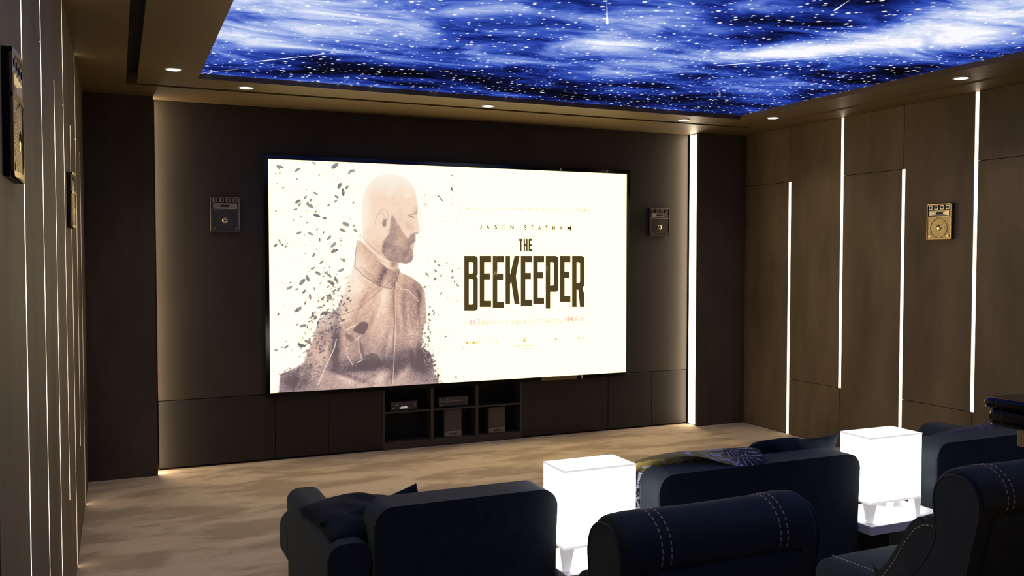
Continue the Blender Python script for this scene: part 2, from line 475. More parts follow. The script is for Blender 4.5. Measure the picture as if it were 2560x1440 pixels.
downlight(5.0, 5.988, 'downlight in the right soffit at the screen corner')
downlight(5.0, 4.172, 'downlight in the right soffit beside the tall light strip')

# the rows go on along both side soffits towards the back of the room
downlight(.33, 4.172, 'second downlight in the left soffit, counted from the screen')
downlight(.33, 2.35, 'third downlight in the left soffit, counted from the screen')
downlight(1.6, -.95, 'left downlight in the soffit at the back of the room')  # this pair is unseen, added as warm fill from behind
downlight(3.7, -.95, 'right downlight in the soffit at the back of the room')
downlight(5.0, 2.35, 'third downlight in the right soffit, counted from the screen')

# ---------------------------------------------------------------- screen
YSC = 7.10
SX0, SX1, SZ0, SZ1 = 1.0705, 4.262, .5396, 2.350
SW, SH = SX1 - SX0, SZ1 - SZ0
scr = thing('projection_screen', 'huge lit screen showing a film poster in a thin black frame', 'screen', ((SX0 + SX1) / 2, YPAN, SZ0))
def child(o, parent):
    """keep the world place of a child built in world coordinates under an unrotated parent"""
    o.parent = parent; o.location = o.location - parent.location; return o
for lo, hi in (((SX0 - .035, YSC - .012, SZ0 - .035), (SX1 + .035, YPAN, SZ0)), ((SX0 - .035, YSC - .012, SZ1), (SX1 + .035, YPAN, SZ1 + .035)),
               ((SX0 - .035, YSC - .012, SZ0), (SX0, YPAN, SZ1)), ((SX1, YSC - .012, SZ0), (SX1 + .035, YPAN, SZ1))):
    child(obj('frame_rail', box(lo, hi, .002, 1), M_BLACKFR), scr)
for px in (1402, 1518):
    p = at(px, 432, 1, YSC - .014)
    child(obj('hanging_bracket', box((p[0] - .004, YSC - .016, SZ1 - .004), (p[0] + .004, YSC - .010, SZ1 + .03), .001, 1), M_WHITE), scr)
p = at(1455, 938, 1, YSC - .014)
child(obj('hanging_bracket', box((p[0] - .004, YSC - .016, SZ0 - .032), (p[0] + .004, YSC - .010, SZ0 + .004), .001, 1), M_WHITE), scr)
a_, b_ = at(1352, 945, 1, YSC), at(1440, 940, 1, YSC)
child(obj('sensor_bar', box((a_[0], YSC - .018, SZ0 - .033), (b_[0], YSC - .012, SZ0 - .002), .002, 1), plain('sensor_bar_bronze', (120, 98, 66), .35)), scr)  # paler brown strip on the bottom frame rail

# the picture on the screen, painted point by point on a fine grid
NX, NY = 880, 500
uu, vv = np.meshgrid(np.linspace(0, 1, NX), np.linspace(0, 1, NY))
WX = SX0 + uu * SW; WZ = SZ0 + vv * SH
# photograph pixel of every grid point (only used to lay the drawing out)
dx, dy, dz = WX, np.full_like(WX, YSC), WZ - CZ
dep = dx * Fv[0] + dy * Fv[1] + dz * Fv[2]
GX = 1280 + FPX * (dx * Rv[0] + dy * Rv[1]) / dep
GY = 720 - FPX * (dx * Uv[0] + dy * Uv[1] + dz * Uv[2]) / dep
rng = np.random.default_rng(7)
def blur(a, r):
    k = 2 * r + 1
    for ax in (0, 1):
        p = np.concatenate([np.repeat(a.take([0], ax), r + 1, ax), a, np.repeat(a.take([-1], ax), r, ax)], ax)
        c = np.cumsum(p, ax)
        a = (c.take(range(k, c.shape[ax]), ax) - c.take(range(0, c.shape[ax] - k), ax)) / k
    return a
def poly(pts):
    m = np.zeros(GX.shape, bool)
    for i in range(len(pts)):
        (x0, y0), (x1, y1) = pts[i], pts[(i + 1) % len(pts)]
        if y0 == y1: continue
        c = ((GY < y0) != (GY < y1)) & (GX < (x1 - x0) * (GY - y0) / (y1 - y0) + x0)
        m ^= c
    return m.astype(np.float32)
def stroke(pts, wd):
    m = np.zeros(GX.shape, np.float32)
    for (x0, y0), (x1, y1) in zip(pts, pts[1:]):
        sx = (GX > min(x0, x1) - 4 * wd) & (GX < max(x0, x1) + 4 * wd) & (GY > min(y0, y1) - 4 * wd) & (GY < max(y0, y1) + 4 * wd)
        gx, gy = GX[sx], GY[sx]
        L2 = (x1 - x0) ** 2 + (y1 - y0) ** 2 + 1e-6
        t = np.clip(((gx - x0) * (x1 - x0) + (gy - y0) * (y1 - y0)) / L2, 0, 1)
        d = np.hypot(gx - x0 - t * (x1 - x0), gy - y0 - t * (y1 - y0))
        m[sx] = np.maximum(m[sx], np.clip(1.2 - d / wd, 0, 1))
    return m
def gau(x, y, rx, ry, ang=0):
    c, s = math.cos(ang), math.sin(ang)
    u = ((GX - x) * c + (GY - y) * s) / rx; v = (-(GX - x) * s + (GY - y) * c) / ry
    return np.exp(-(u * u + v * v))
WHITE = np.array([2.5, 1.95, .93]) * L_SCREEN
DW = np.array([1.0, .985, .88], np.float32)
img = np.empty(GX.shape + (3,), np.float32); img[:] = DW
grain = rng.normal(0, 1, GX.shape).astype(np.float32)
soft = blur(rng.normal(0, 1, GX.shape).astype(np.float32), 5) * 9
mid = blur(rng.normal(0, 1, GX.shape).astype(np.float32), 2) * 4
def over(mask, col):
    global img
    img = img * (1 - mask[..., None]) + np.asarray(col, np.float32) * mask[..., None]
TONE = [np.array(lin(c)) for c in ((255, 240, 222), (250, 222, 198), (222, 182, 158), (170, 140, 134), (112, 92, 92))]
def tone(d):
    d = np.clip(d, 0, .999) * 4; i = d.astype(int); f = (d - i)[..., None]
    T = np.array(TONE)
    return T[i] * (1 - f) + T[i + 1] * f
# jacket
torso = [(885, 655), (896, 600), (915, 612), (936, 636), (972, 656), (996, 668), (999, 680), (1029, 693), (1051, 710), (1062, 729), (1065, 766), (1066, 800), (1057, 826), (1055, 867), (1075, 880), (1083, 900), (1085, 928), (1094, 960), (1090, 975), (690, 1000), (697, 980), (700, 936), (735, 921), (760, 906), (767, 882), (778, 859), (786, 837), (799, 788), (834, 777), (842, 772), (860, 734), (866, 701), (882, 670)]
tm = poly(torso)
d = .47 + .12 * blur((GY > 760).astype(np.float32), 25) + .02 * soft
for g in ((955, 790, 45, 70, -.12, 0), (1040, 725, 26, 40, .22, .3), (930, 912, 95, 16, .34, 0), (1010, 890, 60, 28, .26, 0), (735, 955, 45, 30, .36, 0), (842, 815, 9, 55, .34, 0), (836, 880, 13, 42, .34, 0),
          (880, 925, 45, 9, .22, 0), (868, 950, 35, 8, -.22, .4), (800, 900, 24, 40, -.14, .4), (1058, 905, 30, 45, .38, 0), (958, 685, 9, 34, .34, .35), (890, 660, 40, 50, -.26, 0), (880, 720, 40, 40, -.22, 0), (880, 775, 32, 14, -.12, -.5),
          (855, 800, 22, 14, -.18, -.6), (915, 740, 16, 30, .16, .6), (960, 735, 10, 60, -.14, .1), (985, 735, 8, 60, .18, .1), (1008, 750, 8, 50, .14, .1), (1030, 850, 14, 40, -.12, .1), (1047, 760, 6, 40, .22, .1), (950, 950, 12, 30, -.18, .2), (985, 935, 22, 10, .22, -.8), (1012, 930, 8, 40, -.12, .6), (905, 865, 22, 30, .12, .3), (925, 690, 30, 5, .10, .7), (910, 700, 30, 4, .10, .9), (870, 940, 60, 6, .2, .3), (760, 920, 40, 5, .15, 0)):
    d = d + 1.25 * g[4] * gau(g[0], g[1], g[2], g[3], g[5])
collar = blur(poly([(887, 668), (893, 600), (904, 598), (922, 618), (946, 640), (975, 656), (1000, 672), (992, 700), (978, 722), (950, 716), (915, 694)]), 1)
d = d + .16 * collar * (.5 + .5 * np.clip((GX - 890) / 90, 0, 1))
for fx, fy, fl, fa in ((905, 760, 60, .5), (930, 800, 70, .35), (990, 790, 80, -.1), (1012, 800, 70, -.05), (965, 850, 70, .2), (900, 960, 60, 1.1), (940, 940, 60, 1.25), (1030, 890, 50, -.2), (740, 950, 50, .3), (775, 930, 50, .25), (1045, 730, 40, -.5), (810, 860, 50, .3)):
    d = d + .13 * gau(fx, fy, 5, fl * .5, fa) - .10 * gau(fx + 10, fy, 5, fl * .5, fa)
d = d + .075 * grain + .035 * mid
jc = tone(d)
blu = np.clip((GY - 760) / 200, 0, 1)[..., None] * np.array([-.10, -.03, .10])
jc = jc * (1 + blu)
# edge that breaks up into flecks
inner = blur(blur(tm, 14), 10)
left_fade = np.clip((GX - 700 - (GY < 920) * 60) / 170, 0, 1)
keep = np.clip((inner - .38 - .10 * mid - .10 * soft * (GY > 650)) * 9, 0, 1)
keep = np.where((GX < 900) & (GY > 640) & (GY < 925), keep, np.where((GX > 1045) & (GY > 810), np.clip((inner - .30 - .10 * mid - .08 * soft) * 9, 0, 1), 1.0))
jm = blur(tm * keep, 1)
pale = np.clip(1 - (GX - 790) / 90, 0, 1) * np.clip(1 - (GY - 770) / 70, 0, 1)
jm = jm * (1 - .6 * pale)
img = img * (1 - jm[..., None]) + jc * jm[..., None]
# seams, folds, straps
LT, DK = np.array(lin((255, 232, 205))), np.array(lin((128, 104, 104)))
over(stroke([(984, 699), (995, 712), (1003, 722), (1020, 725), (1030, 736), (1040, 745), (1046, 754)], 1.2) * .8, LT)
over(stroke([(841, 848), (836, 870), (815, 915), (800, 950), (795, 962)], 1.6) * .8, LT)
over(stroke([(1046, 754), (1049, 800), (1047, 850), (1038, 895), (1030, 925)], 1.3) * .6, DK)
over(stroke([(978, 699), (955, 722), (925, 747), (905, 768), (870, 782), (845, 790)], 1.6) * .55, DK)
over(stroke([(905, 668), (930, 690), (950, 715)], 1) * .4, DK); over(stroke([(893, 690), (915, 715), (935, 725)], 1) * .35, DK)
over(stroke([(988, 702), (984, 740), (986, 800), (982, 880), (978, 960)], 1.6) * .7, DK); over(stroke([(992, 706), (988, 742), (990, 800), (986, 880), (982, 960)], 1.0) * .7, LT)
over(stroke([(893, 602), (888, 640), (887, 668), (915, 694), (950, 716), (978, 722)], 1.5) * .75, DK); over(stroke([(1000, 672), (992, 700), (979, 722)], 1.4) * .7, DK)
over(stroke([(1004, 842), (1038, 838), (1036, 876), (1006, 882), (1004, 842)], 1.0) * .55, DK); over(stroke([(1004, 850), (1038, 846)], 1.0) * .5, DK)
over(stroke([(700, 938), (740, 942), (775, 940), (810, 930)], 1.1) * .6, DK)
over(stroke([(867, 868), (868, 890), (876, 902), (882, 912)], 1.2) * .8, LT); over(stroke([(896, 845), (898, 875), (905, 897)], 1.6) * .6, LT)
over(stroke([(882, 935), (883, 968)], .8) * .6, LT); over(stroke([(906, 932), (904, 966)], .8) * .6, LT)
over(stroke([(866, 826), (888, 812)], 1.8) * .9, LT); over(stroke([(884, 853), (901, 839)], 1.2) * .9, LT); over(stroke([(892, 907), (914, 896)], 1.2) * .9, LT)
DK2 = np.array(lin((104, 88, 92)))
over(blur(poly([(900, 806), (911, 803), (920, 808), (921, 818), (911, 836), (896, 834), (880, 826)]), 1) * .85, DK2)
over(blur(poly([(912, 890), (928, 882), (943, 885), (955, 905), (957, 913), (945, 916), (938, 928), (905, 926), (893, 916)]), 1) * .75, DK2)
over(blur(poly([(862, 832), (880, 838), (888, 852), (880, 856), (866, 846)]), 1) * .6, DK2)
over(blur(poly([(898, 848), (908, 868), (912, 896), (906, 894), (899, 872)]), 1) * .6, DK2)
for hx, hy in ((1029, 782), (1041, 791), (1021, 791), (1032, 803), (1026, 814), (1037, 822)):
    pts = [(hx + 6.2 * math.cos(k * PI / 3 + .5), hy + 10 * math.sin(k * PI / 3 + .5)) for k in range(7)]
    over(stroke(pts, .8) * .75, DK)
# head: a plain bald, bearded man in profile
head = smoothpts([(973, 433), (1007, 440), (1028, 459), (1039, 480), (1042, 502), (1046, 522), (1043, 536), (1045, 555), (1051, 576), (1046, 584), (1038, 587), (1040, 601), (1035, 610), (1036, 621), (1032, 629), (1035, 644), (1027, 656), (1013, 661), (996, 655), (997, 672), (975, 676), (950, 655), (930, 630), (908, 600), (905, 567), (903, 520), (908, 487), (922, 458), (944, 440)], 1)
hm = blur(poly(head), 1)
top = np.clip((GY - 425) / 75, 0, 1)
hm2 = hm * np.clip(.12 + .95 * top, 0, 1) * np.clip((GX - 893) / 40 + np.clip((GY - 560) / 60, 0, .3), .15, 1)
hd = .25 + .03 * grain + .012 * soft + .012 * mid
for g in ((1040, 528, 7, 12, .16, 0), (950, 625, 20, 26, .12, .6), (1022, 565, 12, 12, .14, 0), (1000, 545, 16, 20, .08, 0), (975, 500, 40, 30, .03, 0), (1018, 488, 9, 9, -.15, 0), (975, 483, 8, 8, -.10, 0), (985, 660, 10, 12, .5, 0), (930, 615, 12, 30, .06, .6)):
    hd = hd + g[4] * gau(g[0], g[1], g[2], g[3], g[5])
hc = tone(hd)
img = img * (1 - hm2[..., None]) + hc * hm2[..., None]
beard = [(979, 536), (990, 552), (999, 568), (1011, 588), (1021, 600), (1026, 588), (1034, 583), (1040, 590), (1040, 602), (1035, 607), (1026, 613), (1026, 621), (1032, 626), (1034, 644), (1027, 656), (1013, 661), (996, 656), (970, 650), (955, 632), (958, 604), (972, 586), (977, 560)]
bmk = np.clip(blur(poly(beard), 3) * 1.25 + .10 * grain * (blur(poly(beard), 4) > .05), 0, 1) * hm
bd = np.clip(.74 + .06 * soft + .07 * grain + .12 * gau(960, 610, 12, 25) - .16 * gau(1000, 600, 14, 22), 0, 1)
img = img * (1 - .93 * bmk[..., None]) + tone(bd) * .93 * bmk[..., None]
ear = [(954 + 15 * math.cos(k * PI / 10) - 5 * math.sin(k * PI / 10), 551 + 28 * math.sin(k * PI / 10)) for k in range(21)]
over(blur(poly(ear), 1) * .6, TONE[1]); over(stroke(ear[9:21], 1.1) * .45, DK)
over(stroke([(949, 535), (956, 530), (961, 540), (957, 552), (950, 558)], 1.1) * .4, DK); over(blur(poly([(958, 550), (966, 545), (966, 565), (959, 568), (955, 560)]), 1) * .75, DK)
over(stroke([(1020, 538), (1030, 536), (1042, 531)], 1.6) * .65, DK); over(stroke([(1023, 543), (1030, 540), (1034, 545)], 1.4) * .85, np.array(lin((96, 74, 70))))
over(stroke([(1034, 566), (1031, 574), (1034, 582)], 1.0) * .5, DK); over(stroke([(1036, 583), (1045, 583)], 1.3) * .8, DK)
over(blur(poly([(1026, 612), (1034, 612), (1034, 621), (1027, 620)]), 1) * .7, TONE[2])
over(stroke([(896, 587), (905, 602), (925, 622), (948, 642), (972, 654)], 3.0) * .6, LT); over(stroke([(900, 585), (912, 600), (930, 618), (950, 635)], 1.2) * .6, DK); over(stroke([(905, 615), (930, 634), (960, 655)], 1.0) * .35, DK)
# flecks flying off the figure
FL = [np.array(lin(c)) for c in ((112, 104, 114), (136, 124, 130), (196, 164, 150), (244, 216, 196))]
def fleck(x, y, ln, wd, ang, col, a):
    rr = ln + 1.5
    i0 = np.searchsorted(GX[NY // 2], x - rr - 14); i1 = np.searchsorted(GX[NY // 2], x + rr + 14)
    gx, gy = GX[:, i0:i1], GY[:, i0:i1]
    c, s = math.cos(ang), math.sin(ang)
    u = ((gx - x) * c + (gy - y) * s) / ln; v = (-(gx - x) * s + (gy - y) * c) / wd
    m = np.clip((1.15 - (u * u + v * v)) * 3, 0, 1) * a
    img[:, i0:i1] = img[:, i0:i1] * (1 - m[..., None]) + col * m[..., None]
rr = random.Random(11)
def swarm(n, x0, x1, y0, y1, big, cond):
    k = 0
    while k < n:
        x, y = rr.uniform(x0, x1), rr.uniform(y0, y1)
        if not cond(x, y): continue
        k += 1
        s = rr.random() ** 2.2
        ln = 1.9 + big * s; a = rr.choice([-.6, -.9, -.4, .5, .7, -.75, 1.4]) + rr.uniform(-.3, .3)
        c = FL[0] if s > .35 else rr.choice(FL[:3] if rr.random() < .8 else FL)
        fleck(x, y, ln, ln * rr.uniform(.36, .52), a, c, rr.uniform(.75, 1))
        if s > .25 and rr.random() < .55:      # wings and legs
            fleck(x + rr.uniform(-4, 4), y + rr.uniform(-4, 4), ln * .7, .7, a + rr.uniform(.6, 1.6), FL[2], .7)
            fleck(x + rr.uniform(-3, 3), y + rr.uniform(-3, 3), ln * .6, 1.4, a - rr.uniform(.6, 1.4), FL[2], .6)
swarm(70, 680, 890, 405, 600, 9.0, lambda x, y: True)
swarm(125, 676, 870, 590, 905, 9.0, lambda x, y: x < 880 - (y - 590) * .18 and rr.random() < .25 + .75 * (x - 676) / 200 * (1.2 if y < 870 else .6))
swarm(230, 740, 880, 690, 905, 4.0, lambda x, y: abs(x - (880 - (y - 690) * .55)) < 45)
swarm(90, 696, 800, 880, 942, 3.2, lambda x, y: y > 930 - (x - 696) * .42)
swarm(14, 1040, 1160, 415, 560, 5.0, lambda x, y: rr.random() < .6)
swarm(60, 1040, 1160, 650, 960, 4.0, lambda x, y: x > 1062 and rr.random() < 1.2 - (x - 1062) / 110)
swarm(130, 1050, 1110, 800, 960, 3.0, lambda x, y: abs(x - (1058 + max(0, y - 850) * .35)) < 14)
blank = np.abs(img - DW).max(-1) < .012
img[blank] = WHITE
img = np.clip(img, 0, 4)
P = np.stack([WX, np.full_like(WX, YSC), WZ], -1)
me = grid_mesh('picture', NX, NY, P[:, ::1], img.astype(np.float32), 'paint')
pic = child(link('picture', me, attr_mat('screen_picture', 'paint', True)), scr)

def em_text(name, rgb): return emit(name, rgb, 1.0)
M_TITLE = None
def title_mat():
    m, nt, b = new_mat('title_dark_gold'); nt.nodes.remove(b)
    tc = N(nt, 'ShaderNodeTexCoord'); n1 = N(nt, 'ShaderNodeTexNoise', Scale=4.5, Detail=8, Roughness=.75)
    nt.links.new(tc.outputs['Object'], n1.inputs['Vector'])
    r = N(nt, 'ShaderNodeValToRGB'); e = r.color_ramp.elements
    e[0].position = .60; e[0].color = (*lin((80, 66, 38)), 1); e[1].position = .72; e[1].color = (*lin((176, 146, 92)), 1)
    nt.links.new(n1.outputs['Fac'], r.inputs[0])
    em = N(nt, 'ShaderNodeEmission'); nt.links.new(r.outputs[0], em.inputs[0]); nt.links.new(em.outputs[0], nt.nodes['Material Output'].inputs[0])
    return m
M_TITLE = title_mat()
YT = YSC - .0012
def flat(name, polys, mat, parent=scr, y=YT):
    if len(polys) > 1 and name != 'hexagon_letter':
        for p_ in polys: flat(name, [p_], mat, parent, y)
        return
    bm = bmesh.new()
    for pts in polys:
        vs = [bm.verts.new(at(px, py, 1, y)) for px, py in pts]
        bm.faces.new(vs)
    bmesh.ops.remove_doubles(bm, verts=bm.verts, dist=1e-6)
    return child(obj(name, bm, mat), parent)
def C(x, y): return (1120 + x / 2.879, 480 + y / 2.879)
def R(x0, y0, x1, y1): return [C(x0, y0), C(x1, y0), C(x1, y1), C(x0, y1)]
def letter(ch, x0, x1, y0, y1, st=33, th=45):
    """outline loops of a tall condensed letter: first the outer one, then the holes"""
    c = 20
    if ch == 'E':
        ym = y0 + (y1 - y0) * .34
        return [[(x0, y0), (x1, y0), (x1, y0 + th), (x0 + st, y0 + th), (x0 + st, ym), (x1 - 7, ym), (x1 - 7, ym + th), (x0 + st, ym + th), (x0 + st, y1 - th), (x1, y1 - th), (x1, y1), (x0, y1)]]
    if ch == 'K':
        yk = y0 + (y1 - y0) * .42
        return [[(x0, y0), (x0 + st, y0), (x0 + st, yk - 10), (x1 - st - 4, y0), (x1, y0), (x0 + st + 42, yk), (x1, y1), (x1 - st - 4, y1), (x0 + st + 8, yk + 40), (x0 + st, yk + 60), (x0 + st, y1), (x0, y1)]]
    if ch == 'T':
        m_ = (x0 + x1) / 2; return [[(x0, y0), (x1, y0), (x1, y0 + 16), (m_ + 5, y0 + 16), (m_ + 5, y1), (m_ - 5, y1), (m_ - 5, y0 + 16), (x0, y0 + 16)]]
    if ch == 'H':
        a, b = x0 + 10, x1 - 10
        return [[(x0, y0), (a, y0), (a, y0 + 38), (b, y0 + 38), (b, y0), (x1, y0), (x1, y1), (b, y1), (b, y0 + 53), (a, y0 + 53), (a, y1), (x0, y1)]]
    if ch == 'e':
        return [[(x0, y0), (x1, y0), (x1, y0 + 15), (x0 + 10, y0 + 15), (x0 + 10, y0 + 37), (x1 - 3, y0 + 37), (x1 - 3, y0 + 52), (x0 + 10, y0 + 52), (x0 + 10, y1 - 15), (x1, y1 - 15), (x1, y1), (x0, y1)]]
    def hole(ya, yb):
        i, j = x0 + st, x1 - st
        return [(i, ya), (j - 7, ya), (j, ya + 9), (j, yb - 9), (j - 7, yb), (i, yb)]
    if ch == 'P':
        yb = y0 + (y1 - y0) * .68
        return [[(x0, y0), (x1 - c, y0), (x1 - 6, y0 + 7), (x1, y0 + c), (x1, yb - c), (x1 - 6, yb - 7), (x1 - c, yb), (x0 + st, yb), (x0 + st, y1), (x0, y1)], hole(y0 + th, yb - th)]
    if ch == 'R':
        yb = y0 + (y1 - y0) * .60
        return [[(x0, y0), (x1 - c, y0), (x1 - 6, y0 + 7), (x1, y0 + c), (x1, yb - 12), (x1 - 14, yb + 10), (x1 - 2, yb + 55), (x1, y1), (x1 - st, y1), (x1 - st - 12, yb + 24), (x0 + st, yb + 24), (x0 + st, y1), (x0, y1)], hole(y0 + th, yb - th + 20)]
    yb = y0 + (y1 - y0) * .37
    return [[(x0, y0), (x1 - c, y0), (x1 - 6, y0 + 7), (x1, y0 + c), (x1, yb - 14), (x1 - 12, yb), (x1, yb + 16), (x1, y1 - c), (x1 - 6, y1 - 7), (x1 - c, y1), (x0, y1)], hole(y0 + th, yb - th * .45), hole(yb + th * .45, y1 - th)]
def title(ch, *a):
    bm = bmesh.new(); ed = []
    for lp in letter(ch, *a):
        vs = [bm.verts.new(at(*C(px, py), 1, YT)) for px, py in lp]
        ed += [bm.edges.new((vs[i], vs[(i + 1) % len(vs)])) for i in range(len(vs))]
    bmesh.ops.triangle_fill(bm, edges=ed, use_beauty=True, normal=(0, -1, 0))
    child(obj('title_letter', bm, M_TITLE), scr)
for ch, x0, x1, y0, y1 in (('B', 117, 215, 460, 855), ('E', 228, 311, 460, 828), ('E', 322, 404, 460, 836), ('K', 414, 516, 460, 806), ('E', 524, 604, 460, 820), ('E', 613, 692, 460, 806), ('P', 703, 795, 460, 840), ('E', 806, 881, 460, 792), ('R', 893, 983, 460, 828)):
    title(ch, x0, x1, y0, y1)
title('T', 512, 537, 337, 426); title('H', 545, 573, 337, 426); title('e', 580, 605, 337, 426)

def text_piece(txt, x0, y0, x1, y1, bm, wide=1.0, bold=.012):
    """flat lettering fitted between two pixels of the screen plane (top-left, bottom-right of the inked area)"""
    cu = bpy.data.curves.new('lettering', 'FONT'); cu.body = txt; cu.size = 1; cu.resolution_u = 3; cu.space_character = wide; cu.offset = bold
    ob = bpy.data.objects.new('lettering', cu); COL.objects.link(ob)
    dg = bpy.context.evaluated_depsgraph_get()
    m = bpy.data.meshes.new_from_object(ob.evaluated_get(dg))
    bpy.data.objects.remove(ob); bpy.data.curves.remove(cu)
    A, B = at(x0, y0, 1, YT), at(x1, y1, 1, YT)
    xs_ = [v.co.x for v in m.vertices]; zs = [v.co.y for v in m.vertices]
    sx = (B[0] - A[0]) / (max(xs_) - min(xs_)); sz = (A[2] - B[2]) / (max(zs) - min(zs))
    for v in m.vertices:
        v.co = Vector((A[0] + (v.co.x - min(xs_)) * sx, YT, B[2] + (v.co.y - min(zs)) * sz))
    bm.from_mesh(m); bpy.data.meshes.remove(m)
def line(parts, mat):
    bm = bmesh.new()
    for p_ in parts: text_piece(*p_[:5], bm, *(p_[5:]))
    return child(obj('lettering', bm, mat, kind='stuff'), scr)
M_T1, M_T2, M_T3, M_T4 = em_text('lettering_gold', (70, 54, 14)), em_text('lettering_faint_pink', (248, 200, 180)), em_text('lettering_faint', (250, 226, 204)), em_text('lettering_olive', (196, 172, 90))
D = lambda x, y: (1130 + x / 7.11, 500 + y / 7.11)
nm = []
for ch, x0, x1, yt in (('J', 492, 524, 436), ('A', 615, 663, 438), ('S', 760, 797, 440), ('N', 1042, 1092, 446), ('S', 1285, 1325, 450), ('T', 1413, 1443, 453), ('A', 1533, 1578, 455), ('T', 1663, 1695, 457), ('H', 1785, 1828, 459), ('A', 1918, 1960, 461), ('M', 2053, 2112, 463)):
    nm.append((ch, *D(x0 - 3, yt - 2), *D(x1 + 3, yt + 78), 1.0, .004 if ch == 'M' else .02))
line(nm, M_T1)
hexo = [D(918 + 33 * math.sin(k * PI / 3), 482 - 45 * math.cos(k * PI / 3)) for k in range(6)]; hexi = [D(918 + 26 * math.sin(k * PI / 3), 482 - 36 * math.cos(k * PI / 3)) for k in range(6)]
flat('hexagon_letter', [[hexo[k], hexo[(k + 1) % 6], hexi[(k + 1) % 6], hexi[k]] for k in range(6)], M_T1)
line([('FROM THE DIRECTOR OF', *D(105, 130), *D(1020, 185), 1.3), ('AND', *D(2035, 175), *D(2170, 210), 1.3)], M_T3)
line([('SUICIDE SQUAD', *D(1070, 140), *D(1975, 205), 1.5), ('FURY', *D(2215, 155), *D(2465, 220), 1.4)], M_T2)
E_ = lambda x, y: (1130 + x / 7.11, 770 + y / 7.11)
line([('IN', *E_(215, 235), *E_(275, 290)), ('Cinema,', *E_(690, 195), *E_(1010, 295)), ('PREMIUM LARGE FORMATS AND', *E_(1050, 215), *E_(1990, 270))], M_T3)
line([('Dolby', *E_(440, 200), *E_(665, 315)), ('IMAX', *E_(2032, 150), *E_(2350, 235), 1.0, .004)], M_T2)
M_LOGO = em_text('logo_faint_red', (255, 214, 200))
flat('logo_mark', [[E_(316, 205), E_(335, 207), E_(356, 225), E_(362, 250), E_(354, 278), E_(335, 295), E_(316, 297)], [E_(416, 205), E_(398, 207), E_(378, 225), E_(372, 250), E_(380, 278), E_(398, 295), E_(416, 297)]], M_LOGO)
line([('MIRAMAX', *E_(250, 590), *E_(497, 640)), ('R', *E_(1268, 550), *E_(1322, 615), 1.0, .02)], M_T4)
line([('MGM', *E_(2235, 512), *E_(2350, 550))], em_text('lettering_pale_olive', (232, 216, 160)))
M_T5 = em_text('small_print', (226, 212, 160))
flat('logo_mark', [[E_(776, 552), E_(794, 552), E_(792, 602), E_(778, 602)], [E_(735, 622), E_(835, 620), E_(835, 630), E_(735, 632)]], M_T5)
flat('logo_mark', [[E_(1836, 500), E_(1850, 486), E_(1860, 500), E_(1850, 514)], [E_(1825, 540), E_(1868, 538), E_(1868, 570), E_(1825, 572)]], M_T5)
flat('small_print', [[E_(1250, 520), E_(1330, 518), E_(1330, 530), E_(1250, 532)], [E_(1080, 678), E_(1510, 658), E_(1510, 668), E_(1080, 688)], [E_(1220, 722), E_(1385, 714), E_(1385, 724), E_(1220, 732)]], M_T5)

# ---------------------------------------------------------------- low cabinets under the screen
def cabinet(x0, x1, label):
    t = thing('low_cabinet', label, 'cabinet', ((x0 + x1) / 2, YPAN + .1, 0), 'flush cabinets below the screen')
    child(obj('body', box((x0 + .003, YPAN + .02, .012), (x1 - .003, YW - .002, PZ - .003)), M_CAB), t)
    child(obj('door', box((x0 + .002, YPAN, .016), (x1 - .002, YPAN + .019, PZ - .003), .0015, 1), M_CAB), t)
    child(obj('plinth', box((x0 + .01, YPAN + .03, 0), (x1 - .01, YPAN + .05, .012)), M_DARK), t)
CX = [PX0, 1.113, 1.532, 1.982]
DX = [3.240, 4.106, 4.575, PX1]
cabinet(CX[0], CX[1], 'wide dark flush cabinet at the left end below the screen, by the left pillar')
cabinet(CX[1], CX[2], 'dark flush cabinet below the screen, second from the left pillar')
cabinet(CX[2], CX[3], 'dark flush cabinet just left of the open media shelves')
cabinet(DX[0], DX[1], 'wide dark flush cabinet just right of the open media shelves')
cabinet(DX[1], DX[2], 'dark flush cabinet below the screen, second from the right pillar')
cabinet(DX[2], DX[3], 'narrow dark flush cabinet at the right end by the glowing pillar edge')
sh = thing('media_shelf', 'dark open shelf unit of six compartments below the screen', 'shelf unit', (2.61, YPAN + .1, 0))
x0, x1 = CX[3], DX[0]
xa, xb = 2.408, 2.813
def sp(name, lo, hi, m=M_SHELF): return child(obj(name, box(lo, hi, .0015, 1), m), sh)
YSH = YW - .003
sp('top_board', (x0, YPAN, PZ - .024), (x1, YSH, PZ - .003)); sp('base_board', (x0, YPAN, .0), (x1, YSH, .062))
sp('side_board', (x0, YPAN, .062), (x0 + .018, YSH, PZ - .024)); sp('side_board', (x1 - .018, YPAN, .062), (x1, YSH, PZ - .024))
sp('divider', (xa - .012, YPAN - .004, .062), (xa + .012, YSH, PZ - .024)); sp('divider', (xb - .012, YPAN - .004, .062), (xb + .012, YSH, PZ - .024))
ZSH = .318
for a, b in ((x0 + .018, xa - .012), (xa + .012, xb - .012), (xb + .012, x1 - .018)):
    sp('shelf_board', (a, YPAN, ZSH - .016), (b, YSH, ZSH))
sp('back_board', (x0 + .018, YSH - .006, .062), (x1 - .018, YSH, PZ - .024), M_DARK)
